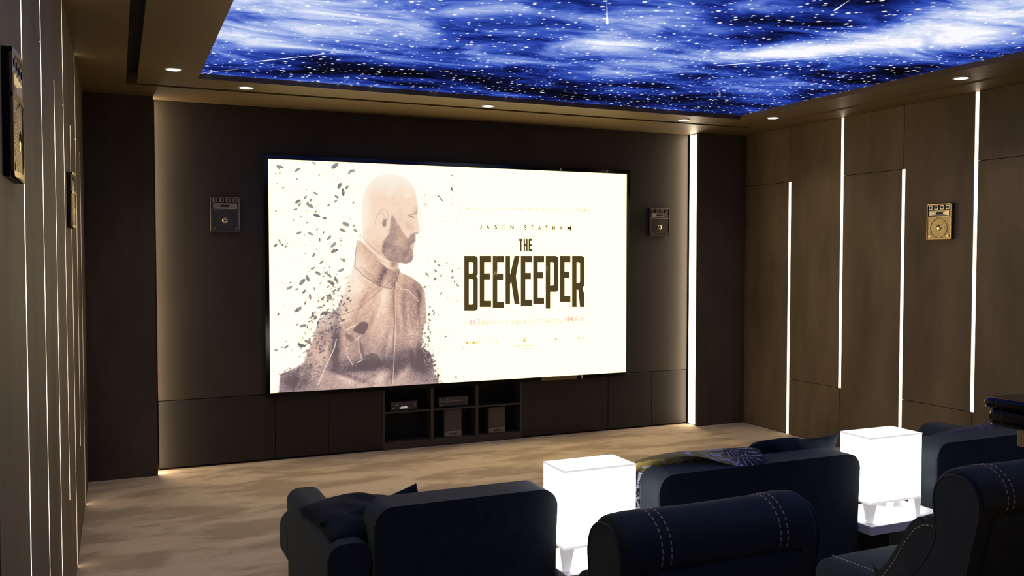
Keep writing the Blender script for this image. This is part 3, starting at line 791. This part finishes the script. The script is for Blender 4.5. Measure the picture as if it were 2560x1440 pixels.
# devices
YD = YPAN + .03
t = thing('amplifier', 'small black amplifier with a pale jagged display in the upper left compartment', 'amplifier', (2.19, YD, ZSH))
ax0, ax1, az = 2.06, 2.29, ZSH + .075
child(obj('body', box((ax0, YD, ZSH), (ax1, YD + .16, az), .003, 1), M_DEVICE), t)
bm = bmesh.new()
prof = [(0, 0), (0, .35), (.12, .45), (.2, .55), (.28, .95), (.36, .6), (.45, .5), (.6, .75), (.74, .95), (.8, .6), (.88, .35), (1, .05), (1, 0)]
add_prism(bm, [(ax0 + .075 + a * .075, ZSH + .016 + b * .026) for a, b in prof], 1, YD - .001, YD)
child(obj('display', bm, emit('display_glow', (190, 180, 172), .8)), t)
for x in (.016, .046, .2, .207):
    bm = bmesh.new(); add_cyl(bm, (ax0 + x, YD - .004, ZSH + (.05 if x in (.046, .2) else .02 if x == .016 else .035)), .007, .008, 1, 14); child(obj('knob', bm, M_DEVGREY), t)
t = thing('receiver', 'wide dark receiver with a bright trim line in the upper middle compartment', 'receiver', (2.61, YD, ZSH))
rx0, rx1, rz = 2.475, 2.745, ZSH + .088
child(obj('body', box((rx0, YD, ZSH + .006), (rx1, YD + .16, rz), .003, 1), M_DEVICE), t)
child(obj('trim_line', box((rx0 + .004, YD - .002, ZSH + .048), (rx1 - .004, YD, ZSH + .053)), M_DEVGREY), t)
for x, z in ((.02, .022), (.03, .014), (.245, .03), (.25, .016), (.012, .07), (.26, .072), (.245, .072), (.08, .068)):
    bm = bmesh.new(); add_cyl(bm, (rx0 + x, YD - .004, ZSH + z), .006, .008, 1, 14); child(obj('knob', bm, M_DEVGREY), t)
for x in (.02, .25): child(obj('foot', box((rx0 + x - .01, YD + .02, ZSH), (rx0 + x + .01, YD + .14, ZSH + .006)), M_DEVICE), t)
for x0_, x1_, top, lab in ((2.527, 2.684, .298, 'small upright box speaker on the lower middle shelf'), (2.935, 3.09, .290, 'small upright box speaker on the lower right shelf')):
    t = thing('compact_speaker', lab, 'speaker', ((x0_ + x1_) / 2, YD, .062))
    child(obj('body', box((x0_, YD + .01, .062), (x1_, YD + .15, top), .003, 1), M_DEVICE), t)
    child(obj('front_cloth', box((x0_ + .001, YD, .062 + .05), (x1_ - .001, YD + .01, top - .001), .003, 1), plain('speaker_cloth_brown', (92, 80, 66), .9)), t)
    child(obj('base_band', box((x0_ + .001, YD - .001, .0635), (x1_ - .001, YD + .01, .107), .002, 1), plain('speaker_band_taupe', (134, 118, 100), .5)), t)
    child(obj('trim_line', box((x0_ + .002, YD - .002, .107), (x1_ - .002, YD + .01, .111)), M_DEVGREY), t)
    bm = bmesh.new(); n0 = (x0_ + x1_) / 2 - .03
    for k in range(3):      # a blurred dark three-character badge: only its smudged marks can be read
        add_box(bm, (n0 + k * .024, YD - .0022, .078), (n0 + .014 + k * .024, YD - .001, .095), .0005, 1)
    child(obj('badge_mark', bm, M_CONE, kind='stuff'), t)

# ---------------------------------------------------------------- wall speakers
def speaker(label, wdt, hgt, dep, M, bow=0.0, grey=False):
    """local frame: x to the right seen from the front, y into the wall (front at -dep), z up; M places it"""
    t = thing('wall_speaker', label, 'speaker', (0, 0, 0), 'square wall loudspeakers with horn and grille')
    t.matrix_world = M
    w2 = wdt / 2
    swap = {M_SPKBODY: M_SPKGREY, M_SPKLIGHT: M_SPKGREY2, M_GRILLE: M_GRILLE2} if grey else {}  # darker copies: shade of fronts facing the dark room put into colour
    def P_(name, bm, m, smooth=False):
        m = swap.get(m, m)
        return obj(name, bm, m, t, smooth=smooth)
    P_('cabinet', box((-w2, -dep * .8, 0), (w2, 0, hgt), .002, 1), M_SPKDARK)
    zf = hgt * .635
    fr = bmesh.new()
    e = wdt * .035
    for lo, hi in (((-w2, 0, 0), (-w2 + e, 1, hgt)), ((w2 - e, 0, 0), (w2, 1, hgt)), ((-w2, 0, hgt - e), (w2, 1, hgt)), ((-w2, 0, 0), (w2, 1, e * .6)), ((-w2, 0, zf - e * .4), (w2, 1, zf + e * .4))):
        add_box(fr, (lo[0], -dep - .004, lo[2]), (hi[0], -dep * .8, hi[2]), .001, 1)
    P_('front_frame', fr, M_SPKBODY)
    if bow:        # bowed top, middle and bottom lips
        for z0, z1 in ((hgt - .012, hgt), (zf - .006, zf + .006), (0, .012)):
            n = 14; pts = [(-w2, -dep * .8)] + [(-w2 + wdt * k / n, -dep - bow * (1 - (2 * k / n - 1) ** 2) - .003) for k in range(n + 1)] + [(w2, -dep * .8)]
            P_('bowed_lip', prism(pts, 2, z0, z1, .001, 1), M_SPKBODY)
    P_('top_baffle', box((-w2 + e, -dep * .9, zf), (w2 - e, -dep * .8, hgt - e)), M_SPKDARK if not bow else M_SPKBODY)
    # curved perforated grille
    n = 16
    pts = [(-w2 + e, -dep * .8)] + [(-w2 + e + (wdt - 2 * e) * k / n, -dep - (bow * .8 if bow else .002) * (1 - (2 * k / n - 1) ** 2)) for k in range(n + 1)] + [(w2 - e, -dep * .8)]
    P_('grille', prism(pts, 2, e * .6, zf - e * .4), M_GRILLE)
    yb = -dep - (bow * .8 if bow else .002)
    bm = bmesh.new(); bmesh.ops.create_uvsphere(bm, u_segments=18, v_segments=10, radius=wdt * .105)
    for v in bm.verts: v.co = Vector((v.co.x, v.co.y * (.12 if bow else .35) + yb, v.co.z + zf * .50))
    P_('dust_cap', bm, M_DOME, True)
    bm = bmesh.new()                       # raised ring of the woofer behind the grille
    nn = 32
    for k in range(nn):
        a0, a1 = k * 2 * PI / nn, (k + 1) * 2 * PI / nn
        for r0, r1 in ((wdt * .33, wdt * .345),):
            q = [bm.verts.new((r * math.cos(a), yb - .0015, zf * .5 + r * math.sin(a))) for r, a in ((r0, a0), (r1, a0), (r1, a1), (r0, a1))]
            bm.faces.new(q)
    P_('woofer_ring', bm, M_SPKDARK)
    for k in range(4):                     # four square tweeters
        cx = -w2 + wdt * (.155 + .23 * k)
        s = wdt * .075; zc = hgt - hgt * .10
        tw = P_('tweeter', box((cx - s, -dep - .003, zc - s), (cx + s, -dep * .85, zc + s), .0015, 1), M_SPKLIGHT)
        bm = bmesh.new(); add_cyl(bm, (cx, -dep - .0035, zc), s * .62, .003, 1, 18, s * .35); obj('cone', bm, M_CONE, tw)
    # horn: a wide flare that narrows into a slot
    hz0, hz1 = zf + hgt * .025, hgt - hgt * .185
    hx = w2 - wdt * .09; zc = (hz0 + hz1) / 2
    bm = bmesh.new()
    O = [(-hx, hz0), (hx, hz0), (hx, hz1), (-hx, hz1)]
    I = [(-hx * .78, hz0 + (hz1 - hz0) * .14), (hx * .78, hz0 + (hz1 - hz0) * .14), (hx * .78, hz1 - (hz1 - hz0) * .14), (-hx * .78, hz1 - (hz1 - hz0) * .14)]
    T = [(-hx * .18, zc - .006), (hx * .18, zc - .006), (hx * .18, zc + .006), (-hx * .18, zc + .006)]
    vo = [bm.verts.new((x, -dep - .004, z)) for x, z in O]; vi = [bm.verts.new((x, -dep - .002, z)) for x, z in I]; vt = [bm.verts.new((x, -dep * .83, z)) for x, z in T]
    vb = [bm.verts.new((x, -dep * .85, z)) for x, z in O]
    for k in range(4):
        j = (k + 1) % 4
        bm.faces.new((vo[k], vo[j], vi[j], vi[k])); bm.faces.new((vi[k], vi[j], vt[j], vt[k])); bm.faces.new((vo[k], vb[k], vb[j], vo[j]))
    h = P_('horn', bm, M_SPKLIGHT)
    bm = bmesh.new(); bm.faces.new([bm.verts.new((x, -dep * .832, z)) for x, z in T]); obj('throat', bm, M_CONE, h)
    for sx in (-1, 1):
        bm = bmesh.new(); add_cyl(bm, (sx * wdt * .37, -dep - .002, hgt * .085), wdt * .05, .006, 1, 16); P_('screw_boss', bm, M_SPKBODY)
    return t
T_ = Matrix.Translation
def front(x, z): return T_((x, YPAN, z))
speaker('wall loudspeaker on the dark panel left of the screen', .215, .262, .03, front(.752, 1.790), 0.0, True)
speaker('wall loudspeaker on the dark panel right of the screen', .217, .262, .03, front(4.632, 1.790), 0.0, True)
speaker('gold wall loudspeaker on the right wall between two light strips', .213, .257, .03, T_((XR, 4.743, 1.726)) @ Matrix.Rotation(-PI / 2, 4, 'Z'))
speaker('gold wall loudspeaker on the left wall nearest the camera', .225, .265, .016, T_((XL, 2.215, 1.765)) @ Matrix.Rotation(PI / 2, 4, 'Z'), .007)
speaker('small gold wall loudspeaker on the left wall nearer the screen', .213, .257, .020, T_((XL, 4.743, 1.735)) @ Matrix.Rotation(PI / 2, 4, 'Z'), .012)

# ---------------------------------------------------------------- lounge seats (front row)
ZB, RY0, RY1 = .68, 3.167, 3.33      # top, rear and front plane of the low backs
def seat_unit(label, x0, x1, arms, front_y, rw=.25, ry=4.07):
    t = thing('lounge_chair', label, 'armchair', ((x0 + x1) / 2, 3.7, 0))
    def C_(name, bm, m=M_NAVY): return child(obj(name, bm, m, smooth=True), t)
    C_('backrest', slab(x0, x1, RY0, RY1, .07, ZB, .072))
    xa, xb = x0, x1
    if 'L' in arms:
        C_('armrest', slab(x0 - .165, x0 - .006, RY0 + .03, 4.07, .07, .555, .055, .03)); xa = x0 - .13
    if 'R' in arms:
        C_('armrest', slab(x1 - rw, x1, RY1 + .004, ry, .07, .56, .08, .03)); xb = x1 - rw - .005
    C_('base', cushion((x0 + .01, RY1 + .01, .06), (x1 - .01, front_y - .12, .20), .03, 4), M_NAVY2)
    C_('seat_cushion', cushion((x0 + .008, RY1 + .006, .19), (xb - .006, 4.06, .375), .05, 5, .015, .002, 9))
    if 'L' in arms: C_('front_cushion', cushion((x0 - .15, 4.074, .16), (x1 - .01, front_y, .385), .07, 5, .012, .003, 4))
    else: C_('front_cushion', cushion((x0 + .01, 4.074, .19), (x1 - .01, front_y, .375), .06, 5, .01, .002, 4))
    for x in (x0 + .06, x1 - .06):
        for y in (RY0 + .06, front_y - .2):
            bm = bmesh.new(); add_cyl(bm, (x, y, .035), .016, .07, 2, 12, .022); C_('foot', bm, M_DARK)
    return t
seat_unit('navy lounge armchair at the left with a dark pillow over its left arm', .846, 1.59, 'LR', 4.40, .36, 3.72)
seat_unit('navy lounge seat in the middle with a patterned throw on its back', 2.07, 3.176, '', 4.25)
seat_unit('navy lounge seat at the right with a grey knitted pillow', 3.68, 4.80, 'R', 4.25)

def pillow_mesh(name, w_, h_, t_, n=34, pinch=.10, wr=.006, seed=0):
    """puffed square pillow, drawn in corners, uneven cloth; front and back sheets"""
    u = np.linspace(-1, 1, n); U, V = np.meshgrid(u, u)
    f = np.clip((1 - np.abs(U) ** 2.6), 0, 1) ** .55 * np.clip((1 - np.abs(V) ** 2.6), 0, 1) ** .55
    p1, p2 = pinch if isinstance(pinch, tuple) else (pinch, pinch)
    pin = p1 + (p2 - p1) / (1 + np.exp(-U * 8))          # corners drawn out (plus) or rounded off (minus), left and right
    cut = np.where(pin < 0, 1 + pin * U ** 4 * V ** 4 * 1.3, 1.0)
    px = U * (1 - np.maximum(pin, 0) * (1 - V ** 2)) * cut * w_ / 2; pz = V * (1 - np.maximum(pin, 0) * (1 - U ** 2)) * cut * h_ / 2
    r = np.random.default_rng(seed); ph = r.uniform(0, 6, 6)
    wob = wr * (np.sin(U * 5 + ph[0] + V * 3) + np.sin(V * 6 + ph[1]) * np.sin(U * 4 + ph[2]) + .6 * np.sin(U * 11 + V * 8 + ph[3])) * f
    A = np.stack([px, -(t_ / 2) * f - wob, pz], -1); B = np.stack([px, (t_ / 2) * f - wob * .5, pz], -1)
    return A, B
def pillow(label, w_, h_, t_, M, mat, group=None, deform=None, seed=0, colors=None, n=34, pinch=.10, wr=.006, name='pillow'):
    A, B = pillow_mesh(name, w_, h_, t_, n, pinch, wr, seed)
    pts = np.concatenate([A.reshape(-1, 3), B.reshape(-1, 3)])
    if deform: pts = deform(pts)
    idx = np.arange(n * n).reshape(n, n)
    q = np.stack([idx[:-1, :-1], idx[:-1, 1:], idx[1:, 1:], idx[1:, :-1]], -1).reshape(-1, 4)
    faces = q.tolist() + (q[:, ::-1] + n * n).tolist()
    me = bpy.data.meshes.new(name); me.from_pydata(pts.tolist(), [], faces); me.update()
    if colors is not None:
        a = me.color_attributes.new('paint', 'FLOAT_COLOR', 'POINT'); c = np.ones((2 * n * n, 4), np.float32); c[:, :3] = np.concatenate([colors.reshape(-1, 3)] * 2)
        a.data.foreach_set('color', c.reshape(-1))
    b = bmesh.new(); b.from_mesh(me); bmesh.ops.remove_doubles(b, verts=b.verts, dist=1e-5); bmesh.ops.recalc_face_normals(b, faces=b.faces); b.to_mesh(me); b.free()
    o = link(name, me, mat, smooth=True); o.matrix_world = M
    tag(o, label, 'pillow', group)
    return o
RX = lambda a: Matrix.Rotation(a, 4, 'X'); RY_ = lambda a: Matrix.Rotation(a, 4, 'Y'); RZ = lambda a: Matrix.Rotation(a, 4, 'Z')
pillow('large dark navy pillow lying over the left arm of the left armchair', .52, .50, .18, T_((.945, 3.52, .525)) @ RZ(.06) @ RY_(.10) @ RX(-PI / 2), M_PILLOW, seed=2, pinch=.05)
pillow('dark navy pillow with one pointed corner showing behind the left armchair back', .40, .42, .12, T_((.948, 3.43, .440)) @ RX(.12) @ RY_(-.30), M_PILLOW, seed=5, wr=.004, pinch=.04)
pillow('dark navy pillow with a long pointed corner beside the right lamp', .60, .42, .16, T_((2.96, 3.44, .525)) @ RX(.24) @ RY_(.015), M_PILLOW, seed=9, pinch=(-.22, .12), wr=.020)
pillow('grey purple knitted pillow on the right lounge seat', .80, .44, .17, T_((4.30, 3.45, .50)) @ RX(.30) @ RY_(-.10), M_KNIT, seed=4, wr=.008)
# patterned throw pillow, its top flopping over the seat back
n = 150
u = np.linspace(-1, 1, n); U, V = np.meshgrid(u, u)
base = np.array(lin((26, 24, 36))); gold = np.array(lin((196, 172, 96))); lil = np.array(lin((226, 226, 250)))
colr = np.empty((n, n, 3)); colr[:] = base
stars = [(-.42, .52, 9), (.50, .74, 16), (.05, .70, 8), (-.85, .1, 9)]
gmask = np.clip((V - .45) * 4 + .3 * np.sin(U * 40), 0, 1) * .85 * np.clip((.42 - U) * 4, 0, 1)
colr = colr * (1 - gmask[..., None]) + gold * gmask[..., None]
for cx, cy, k in stars:
    ang = np.arctan2(V - cy, U - cx); rad = np.hypot(V - cy, U - cx)
    m = (np.cos(ang * k) > .80 - rad * .25) & (rad < .42)
    m = m & (np.sin(rad * 150) > -.5)
    colr[m] = lil
rows = (np.sin(V * 34) > .72) & (V < .3); colr[rows] = lil * .8
wv = .75 + .25 * np.sin(U * 210) * np.sin(V * 210); colr = colr * wv[..., None]
def flop(p):
    x, y, z = p[:, 0].copy(), p[:, 1].copy(), p[:, 2].copy()
    over_ = np.clip((z - .13) / .12, 0, 1)
    wgt = .42 + .58 / (1 + np.exp(-(x - .02) / .05))
    y2 = y - over_ ** 1.3 * .255 * wgt; z2 = z - over_ ** 2.2 * .105 * wgt + .012 + .02 * np.sin((x + .3) * 3)
    return np.stack([x, y2, z2], -1)
pillow('navy and gold star patterned pillow flopped over the middle seat back', .70, .50, .13, T_((2.385, 3.425, .515)) @ RX(.10) @ RY_(-.02), attr_mat('star_pattern_cloth', 'paint', False, .9, 1, .6), deform=flop, colors=colr, n=n, seed=8, pinch=(-.15, -.15), wr=.006)

# ---------------------------------------------------------------- lamps and their tables
def lamp(x, label, tlabel, tl=-.006):
    tb = thing('side_table', tlabel, 'side table', (x + .16, 3.25, 0), 'low white tables under the lamps')
    def B_(par, name, lo, hi, m=M_WHITE, bev=.003): return child(obj(name, box(lo, hi, bev, 2), m), par)
    zt = .3475
    B_(tb, 'table_top', (x + tl, 3.095, zt - .042), (x + .40, 3.42, zt))
    B_(tb, 'rim', (x + .385, 3.097, zt), (x + .40, 3.42, zt + .028))
    B_(tb, 'pedestal', (x + .13, 3.25, .0), (x + .25, 3.37, zt - .042), M_DARK)
    l = thing('cube_lamp', label, 'lamp', (x + .165, 3.23, zt), 'glowing box lamps on white tables')
    x0, x1, y0, y1, z0, z1 = x, x + .33, 3.135, 3.325, .445, .745
    B_(l, 'shade', (x0, y0, z0), (x1, y1, z1), M_LAMP, .003)
    B_(l, 'top_plate', (x0 + .004, y0 + .004, z1), (x1 - .004, y1 - .004, z1 + .0075), M_LAMP, .001)
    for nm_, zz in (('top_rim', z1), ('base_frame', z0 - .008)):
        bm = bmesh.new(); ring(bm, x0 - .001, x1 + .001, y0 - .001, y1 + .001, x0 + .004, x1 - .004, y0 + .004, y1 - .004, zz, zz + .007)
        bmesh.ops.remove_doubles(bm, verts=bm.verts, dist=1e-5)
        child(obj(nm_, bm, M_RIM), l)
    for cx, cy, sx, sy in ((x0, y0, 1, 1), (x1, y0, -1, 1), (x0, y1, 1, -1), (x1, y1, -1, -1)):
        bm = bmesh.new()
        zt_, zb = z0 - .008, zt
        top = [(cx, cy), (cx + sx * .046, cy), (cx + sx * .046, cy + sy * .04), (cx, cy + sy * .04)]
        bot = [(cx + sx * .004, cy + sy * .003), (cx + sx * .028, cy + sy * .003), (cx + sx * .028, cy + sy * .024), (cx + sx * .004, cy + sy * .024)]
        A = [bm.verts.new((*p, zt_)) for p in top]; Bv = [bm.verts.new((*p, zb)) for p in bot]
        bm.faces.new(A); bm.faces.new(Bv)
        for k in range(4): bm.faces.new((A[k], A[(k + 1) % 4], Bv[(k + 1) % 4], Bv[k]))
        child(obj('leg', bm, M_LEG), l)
lamp(1.603, 'glowing white box lamp between the left armchair and the middle seat', 'low white table under the glowing lamp between the left and middle seats')
lamp(3.205, 'glowing white box lamp between the middle seat and the right seat', 'low white table with a raised rim under the right glowing lamp', -.027)
# striped rug under the seats
rug = thing('striped_rug', 'narrow dark rug with diagonal brown bands under the right lamp table', 'rug', (3.42, 4.1, 0))
child(obj('rug_base', box((3.185, 3.66, 0), (3.67, 4.55, .008), .002, 1), plain('rug_dark_brown', (44, 38, 30), .95)), rug)
MB_ = plain('rug_taupe_band', (118, 104, 86), .95)
for k in range(9):
    yy = 3.68 + k * .095
    child(obj('band', prism([(3.19, yy + .10), (3.665, yy - .05 + .05), (3.665, yy + .045), (3.19, min(4.545, yy + .145))], 2, .008, .0105), MB_), rug)

# ---------------------------------------------------------------- recliners (rear row)
def recliner(x0, x1, label):
    t = thing('recliner', label, 'armchair', ((x0 + x1) / 2, 2.3, 0), 'navy recliners with rolled headrests')
    def C_(name, bm, m=M_NAVY2, smooth=True, par=None, kind=None):
        o = obj(name, bm, m, smooth=smooth, kind=kind)
        o.location = -Vector(t.location); o.parent = par or t
        if par: o.location = (0, 0, 0)
        return o
    Wd = x1 - x0
    # rolled headrest: cross-section lofted along x with fuller ends
    prof = smoothpts([(2.0, .765), (2.0, .83), (2.022, .872), (2.07, .902), (2.12, .900), (2.17, .872), (2.195, .825), (2.2, .77), (2.19, .71), (2.165, .672), (2.12, .68), (2.08, .72)], 2)
    cy, cz = 2.1, .80
    bm = bmesh.new(); rings = []
    st = [0, .012, .03, .10, .165, .18, .20, .23, .30, .40, .5, .6, .70, .77, .80, .82, .835, .90, .97, .988, 1]
    sc = [.90, .97, 1.0, 1.03, 1.02, .985, .985, 1.0, 1.0, .985, .985, .99, 1.0, 1.0, .985, .985, 1.02, 1.045, 1.01, .97, .90]
    rr_ = random.Random(3)
    for a, s in zip(st, sc):
        x = x0 + a * Wd; g = rr_.uniform(-.003, .003)
        rings.append([bm.verts.new((x, cy + (p[0] - cy) * (s + g), cz + (p[1] - cz) * (s + g))) for p in prof])
    npf = len(prof)
    for A, Bq in zip(rings, rings[1:]):
        for k in range(npf): bm.faces.new((A[k], A[(k + 1) % npf], Bq[(k + 1) % npf], Bq[k]))
    bm.faces.new(rings[0]); bm.faces.new(rings[-1])
    C_('headrest', bm)
    # side panels with piping, from the roll down the reclined back
    sidep = smoothpts([(2.005, .765), (2.012, .83), (2.055, .878), (2.125, .878), (2.17, .845), (2.186, .79), (2.178, .73), (2.168, .67), (2.20, .58), (2.26, .50), (2.36, .40), (2.36, .12), (2.12, .12), (2.07, .45), (2.04, .62)], 2)
    for xa, xb in ((x0 - .014, x0 + .05), (x1 - .05, x1 + .014)):
        C_('side_panel', prism(sidep, 0, xa, xb, .008, 3))
    for xx in (x0 - .0125, x1 + .0125):
        bm = bmesh.new()
        add_tube(bm, [(xx, p[0], p[1]) for p in sidep] + [(xx, sidep[0][0], sidep[0][1])], .004, 6)
        C_('piping', bm, M_PIPING)
    backp = smoothpts([(2.0, .77), (2.12, .79), (2.165, .68), (2.19, .58), (2.28, .42), (2.30, .12), (2.11, .12), (2.055, .5), (2.02, .66)], 1)
    C_('backrest', prism(backp, 0, x0 + .05, x1 - .05, .01, 3))
    C_('seat', cushion((x0 - .02, 2.30, .20), (x1 + .01, 2.76, .405), .055, 6, .018, .002, 2))
    C_('base', cushion((x0 + .05, 2.12, .04), (x1 - .05, 2.62, .20), .03, 4))
    wing = smoothpts([(2.16, .70), (2.21, .712), (2.27, .695), (2.32, .63), (2.37, .54), (2.43, .45), (2.50, .42), (2.50, .20), (2.20, .20), (2.18, .45)], 2)
    for xa, xb in ((x0 + .012, x0 + .10), (x1 - .10, x1 - .012)):
        C_('armrest', prism(wing, 0, xa, xb, .028, 5))
    inner = smoothpts([(2.20, .66), (2.28, .69), (2.36, .66), (2.43, .56), (2.44, .42), (2.24, .42)], 2)
    C_('inner_cushion', prism(inner, 0, x0 + .102, x1 - .102, .03, 5))
    # stitches: two double rows over the roll, rows along the arms and the seat
    def dashes(path, name='stitching'):
        b2 = bmesh.new(); acc = 0.0; on = .011; per = .0185
        P3 = [Vector(p) for p in path]; L_ = [0]
        for a, b in zip(P3, P3[1:]): L_.append(L_[-1] + (b - a).length)
        def pt(s):
            for i in range(len(P3) - 1):
                if s <= L_[i + 1] + 1e-9:
                    f = (s - L_[i]) / max(1e-9, L_[i + 1] - L_[i]); return P3[i].lerp(P3[i + 1], f)
            return P3[-1]
        s = 0
        while s + on < L_[-1]:
            add_tube(b2, [pt(s), pt(s + on)], .0022, 5); s += per
        return b2
    hp = [p for p in prof]
    # rear and top run of the roll profile, from the seam up and over to the front
    i0 = min(range(npf), key=lambda k: (hp[k][0] - 2.0) ** 2 + (hp[k][1] - .778) ** 2)
    run = []
    k = i0
    for _ in range(npf):
        run.append(hp[k])
        if hp[k][0] > 2.17: break
        k = (k + 1) % npf
    for a in (.172, .218, .79, .828):
        f = 1.006
        xx = x0 + a * Wd
        s = float(np.interp(a, st, sc)) + .010
        C_('stitching', dashes([(xx, cy + (p[0] - cy) * s, cz + (p[1] - cz) * s) for p in run]), M_THREAD, kind='stuff')
    C_('stitching', dashes([(x0 + .0105, p[0] * .97 + .068, p[1] - .028) for p in [(2.20, .705), (2.24, .70), (2.28, .675), (2.33, .605), (2.37, .535), (2.43, .452), (2.47, .43)]]), M_THREAD, kind='stuff')
    C_('stitching', dashes([(x0 + .05, 2.46 + .02 * k, .4215 - .0009 * abs(k - 4)) for k in range(14)]), M_THREAD, kind='stuff')
    C_('stitching', dashes([(x0 - .022, 2.40 + .025 * k, .355) for k in range(13)]), M_THREAD, kind='stuff')
    return t

def add_tube(bm, pts, r, n=6):
    P3 = [Vector(p) for p in pts]; rings = []
    for i, p in enumerate(P3):
        d = (P3[min(i + 1, len(P3) - 1)] - P3[max(i - 1, 0)])
        if d.length < 1e-9: d = Vector((0, 0, 1))
        d.normalize(); a = d.orthogonal().normalized() if abs(d.x) > .9 else Vector((1, 0, 0)).cross(d).normalized(); b = d.cross(a)
        rings.append([bm.verts.new(p + (a * math.cos(k * 2 * PI / n) + b * math.sin(k * 2 * PI / n)) * r) for k in range(n)])
    for A, B in zip(rings, rings[1:]):
        for k in range(n): bm.faces.new((A[k], A[(k + 1) % n], B[(k + 1) % n], B[k]))
    bm.faces.new(rings[0]); bm.faces.new(rings[-1])

def copy_tree(o, parent=None):
    c = o.copy(); COL.objects.link(c)
    if parent: c.parent = parent
    for ch in [k for k in bpy.data.objects if k.parent == o]: copy_tree(ch, c)
    return c
r1 = recliner(1.206, 1.848, 'navy recliner with stitched rolled headrest in front of the middle seat')
r1['label'] = 'dark navy recliner with stitched rolled headrest, standing behind the middle seat'
r2 = copy_tree(r1); r2.location.x += 1.326
r2['label'] = 'dark navy recliner with stitched rolled headrest beside the cream bar'

# ---------------------------------------------------------------- bar at the right edge
bar = thing('bar_counter', 'cream bar with a glossy black marble top at the right edge', 'bar', (2.7, .8, 0))
def bprof(z0, z1, bulge):
    return z0, z1, bulge
bx0, by1 = 2.262, 1.80
top = bmesh.new(); add_box(top, (bx0, -.6, 1.170), (3.05, by1, 1.200), .0145, 5)
child(obj('counter_top', top, M_MARBLE, smooth=False), bar)
low = bmesh.new(); add_box(low, (bx0 + .008, -.59, 1.118), (3.04, by1 - .008, 1.172), .020, 5)
child(obj('counter_edge', low, M_MARBLE, smooth=False), bar)
child(obj('apron', box((2.40, -.5, 1.046), (3.0, by1 + .012 - .02, 1.1225), .002, 1), M_BARWOOD), bar)
child(obj('body', box((2.405, -.5, 0), (3.0, by1 - .035, 1.046), .002, 1), M_BARWOOD), bar)
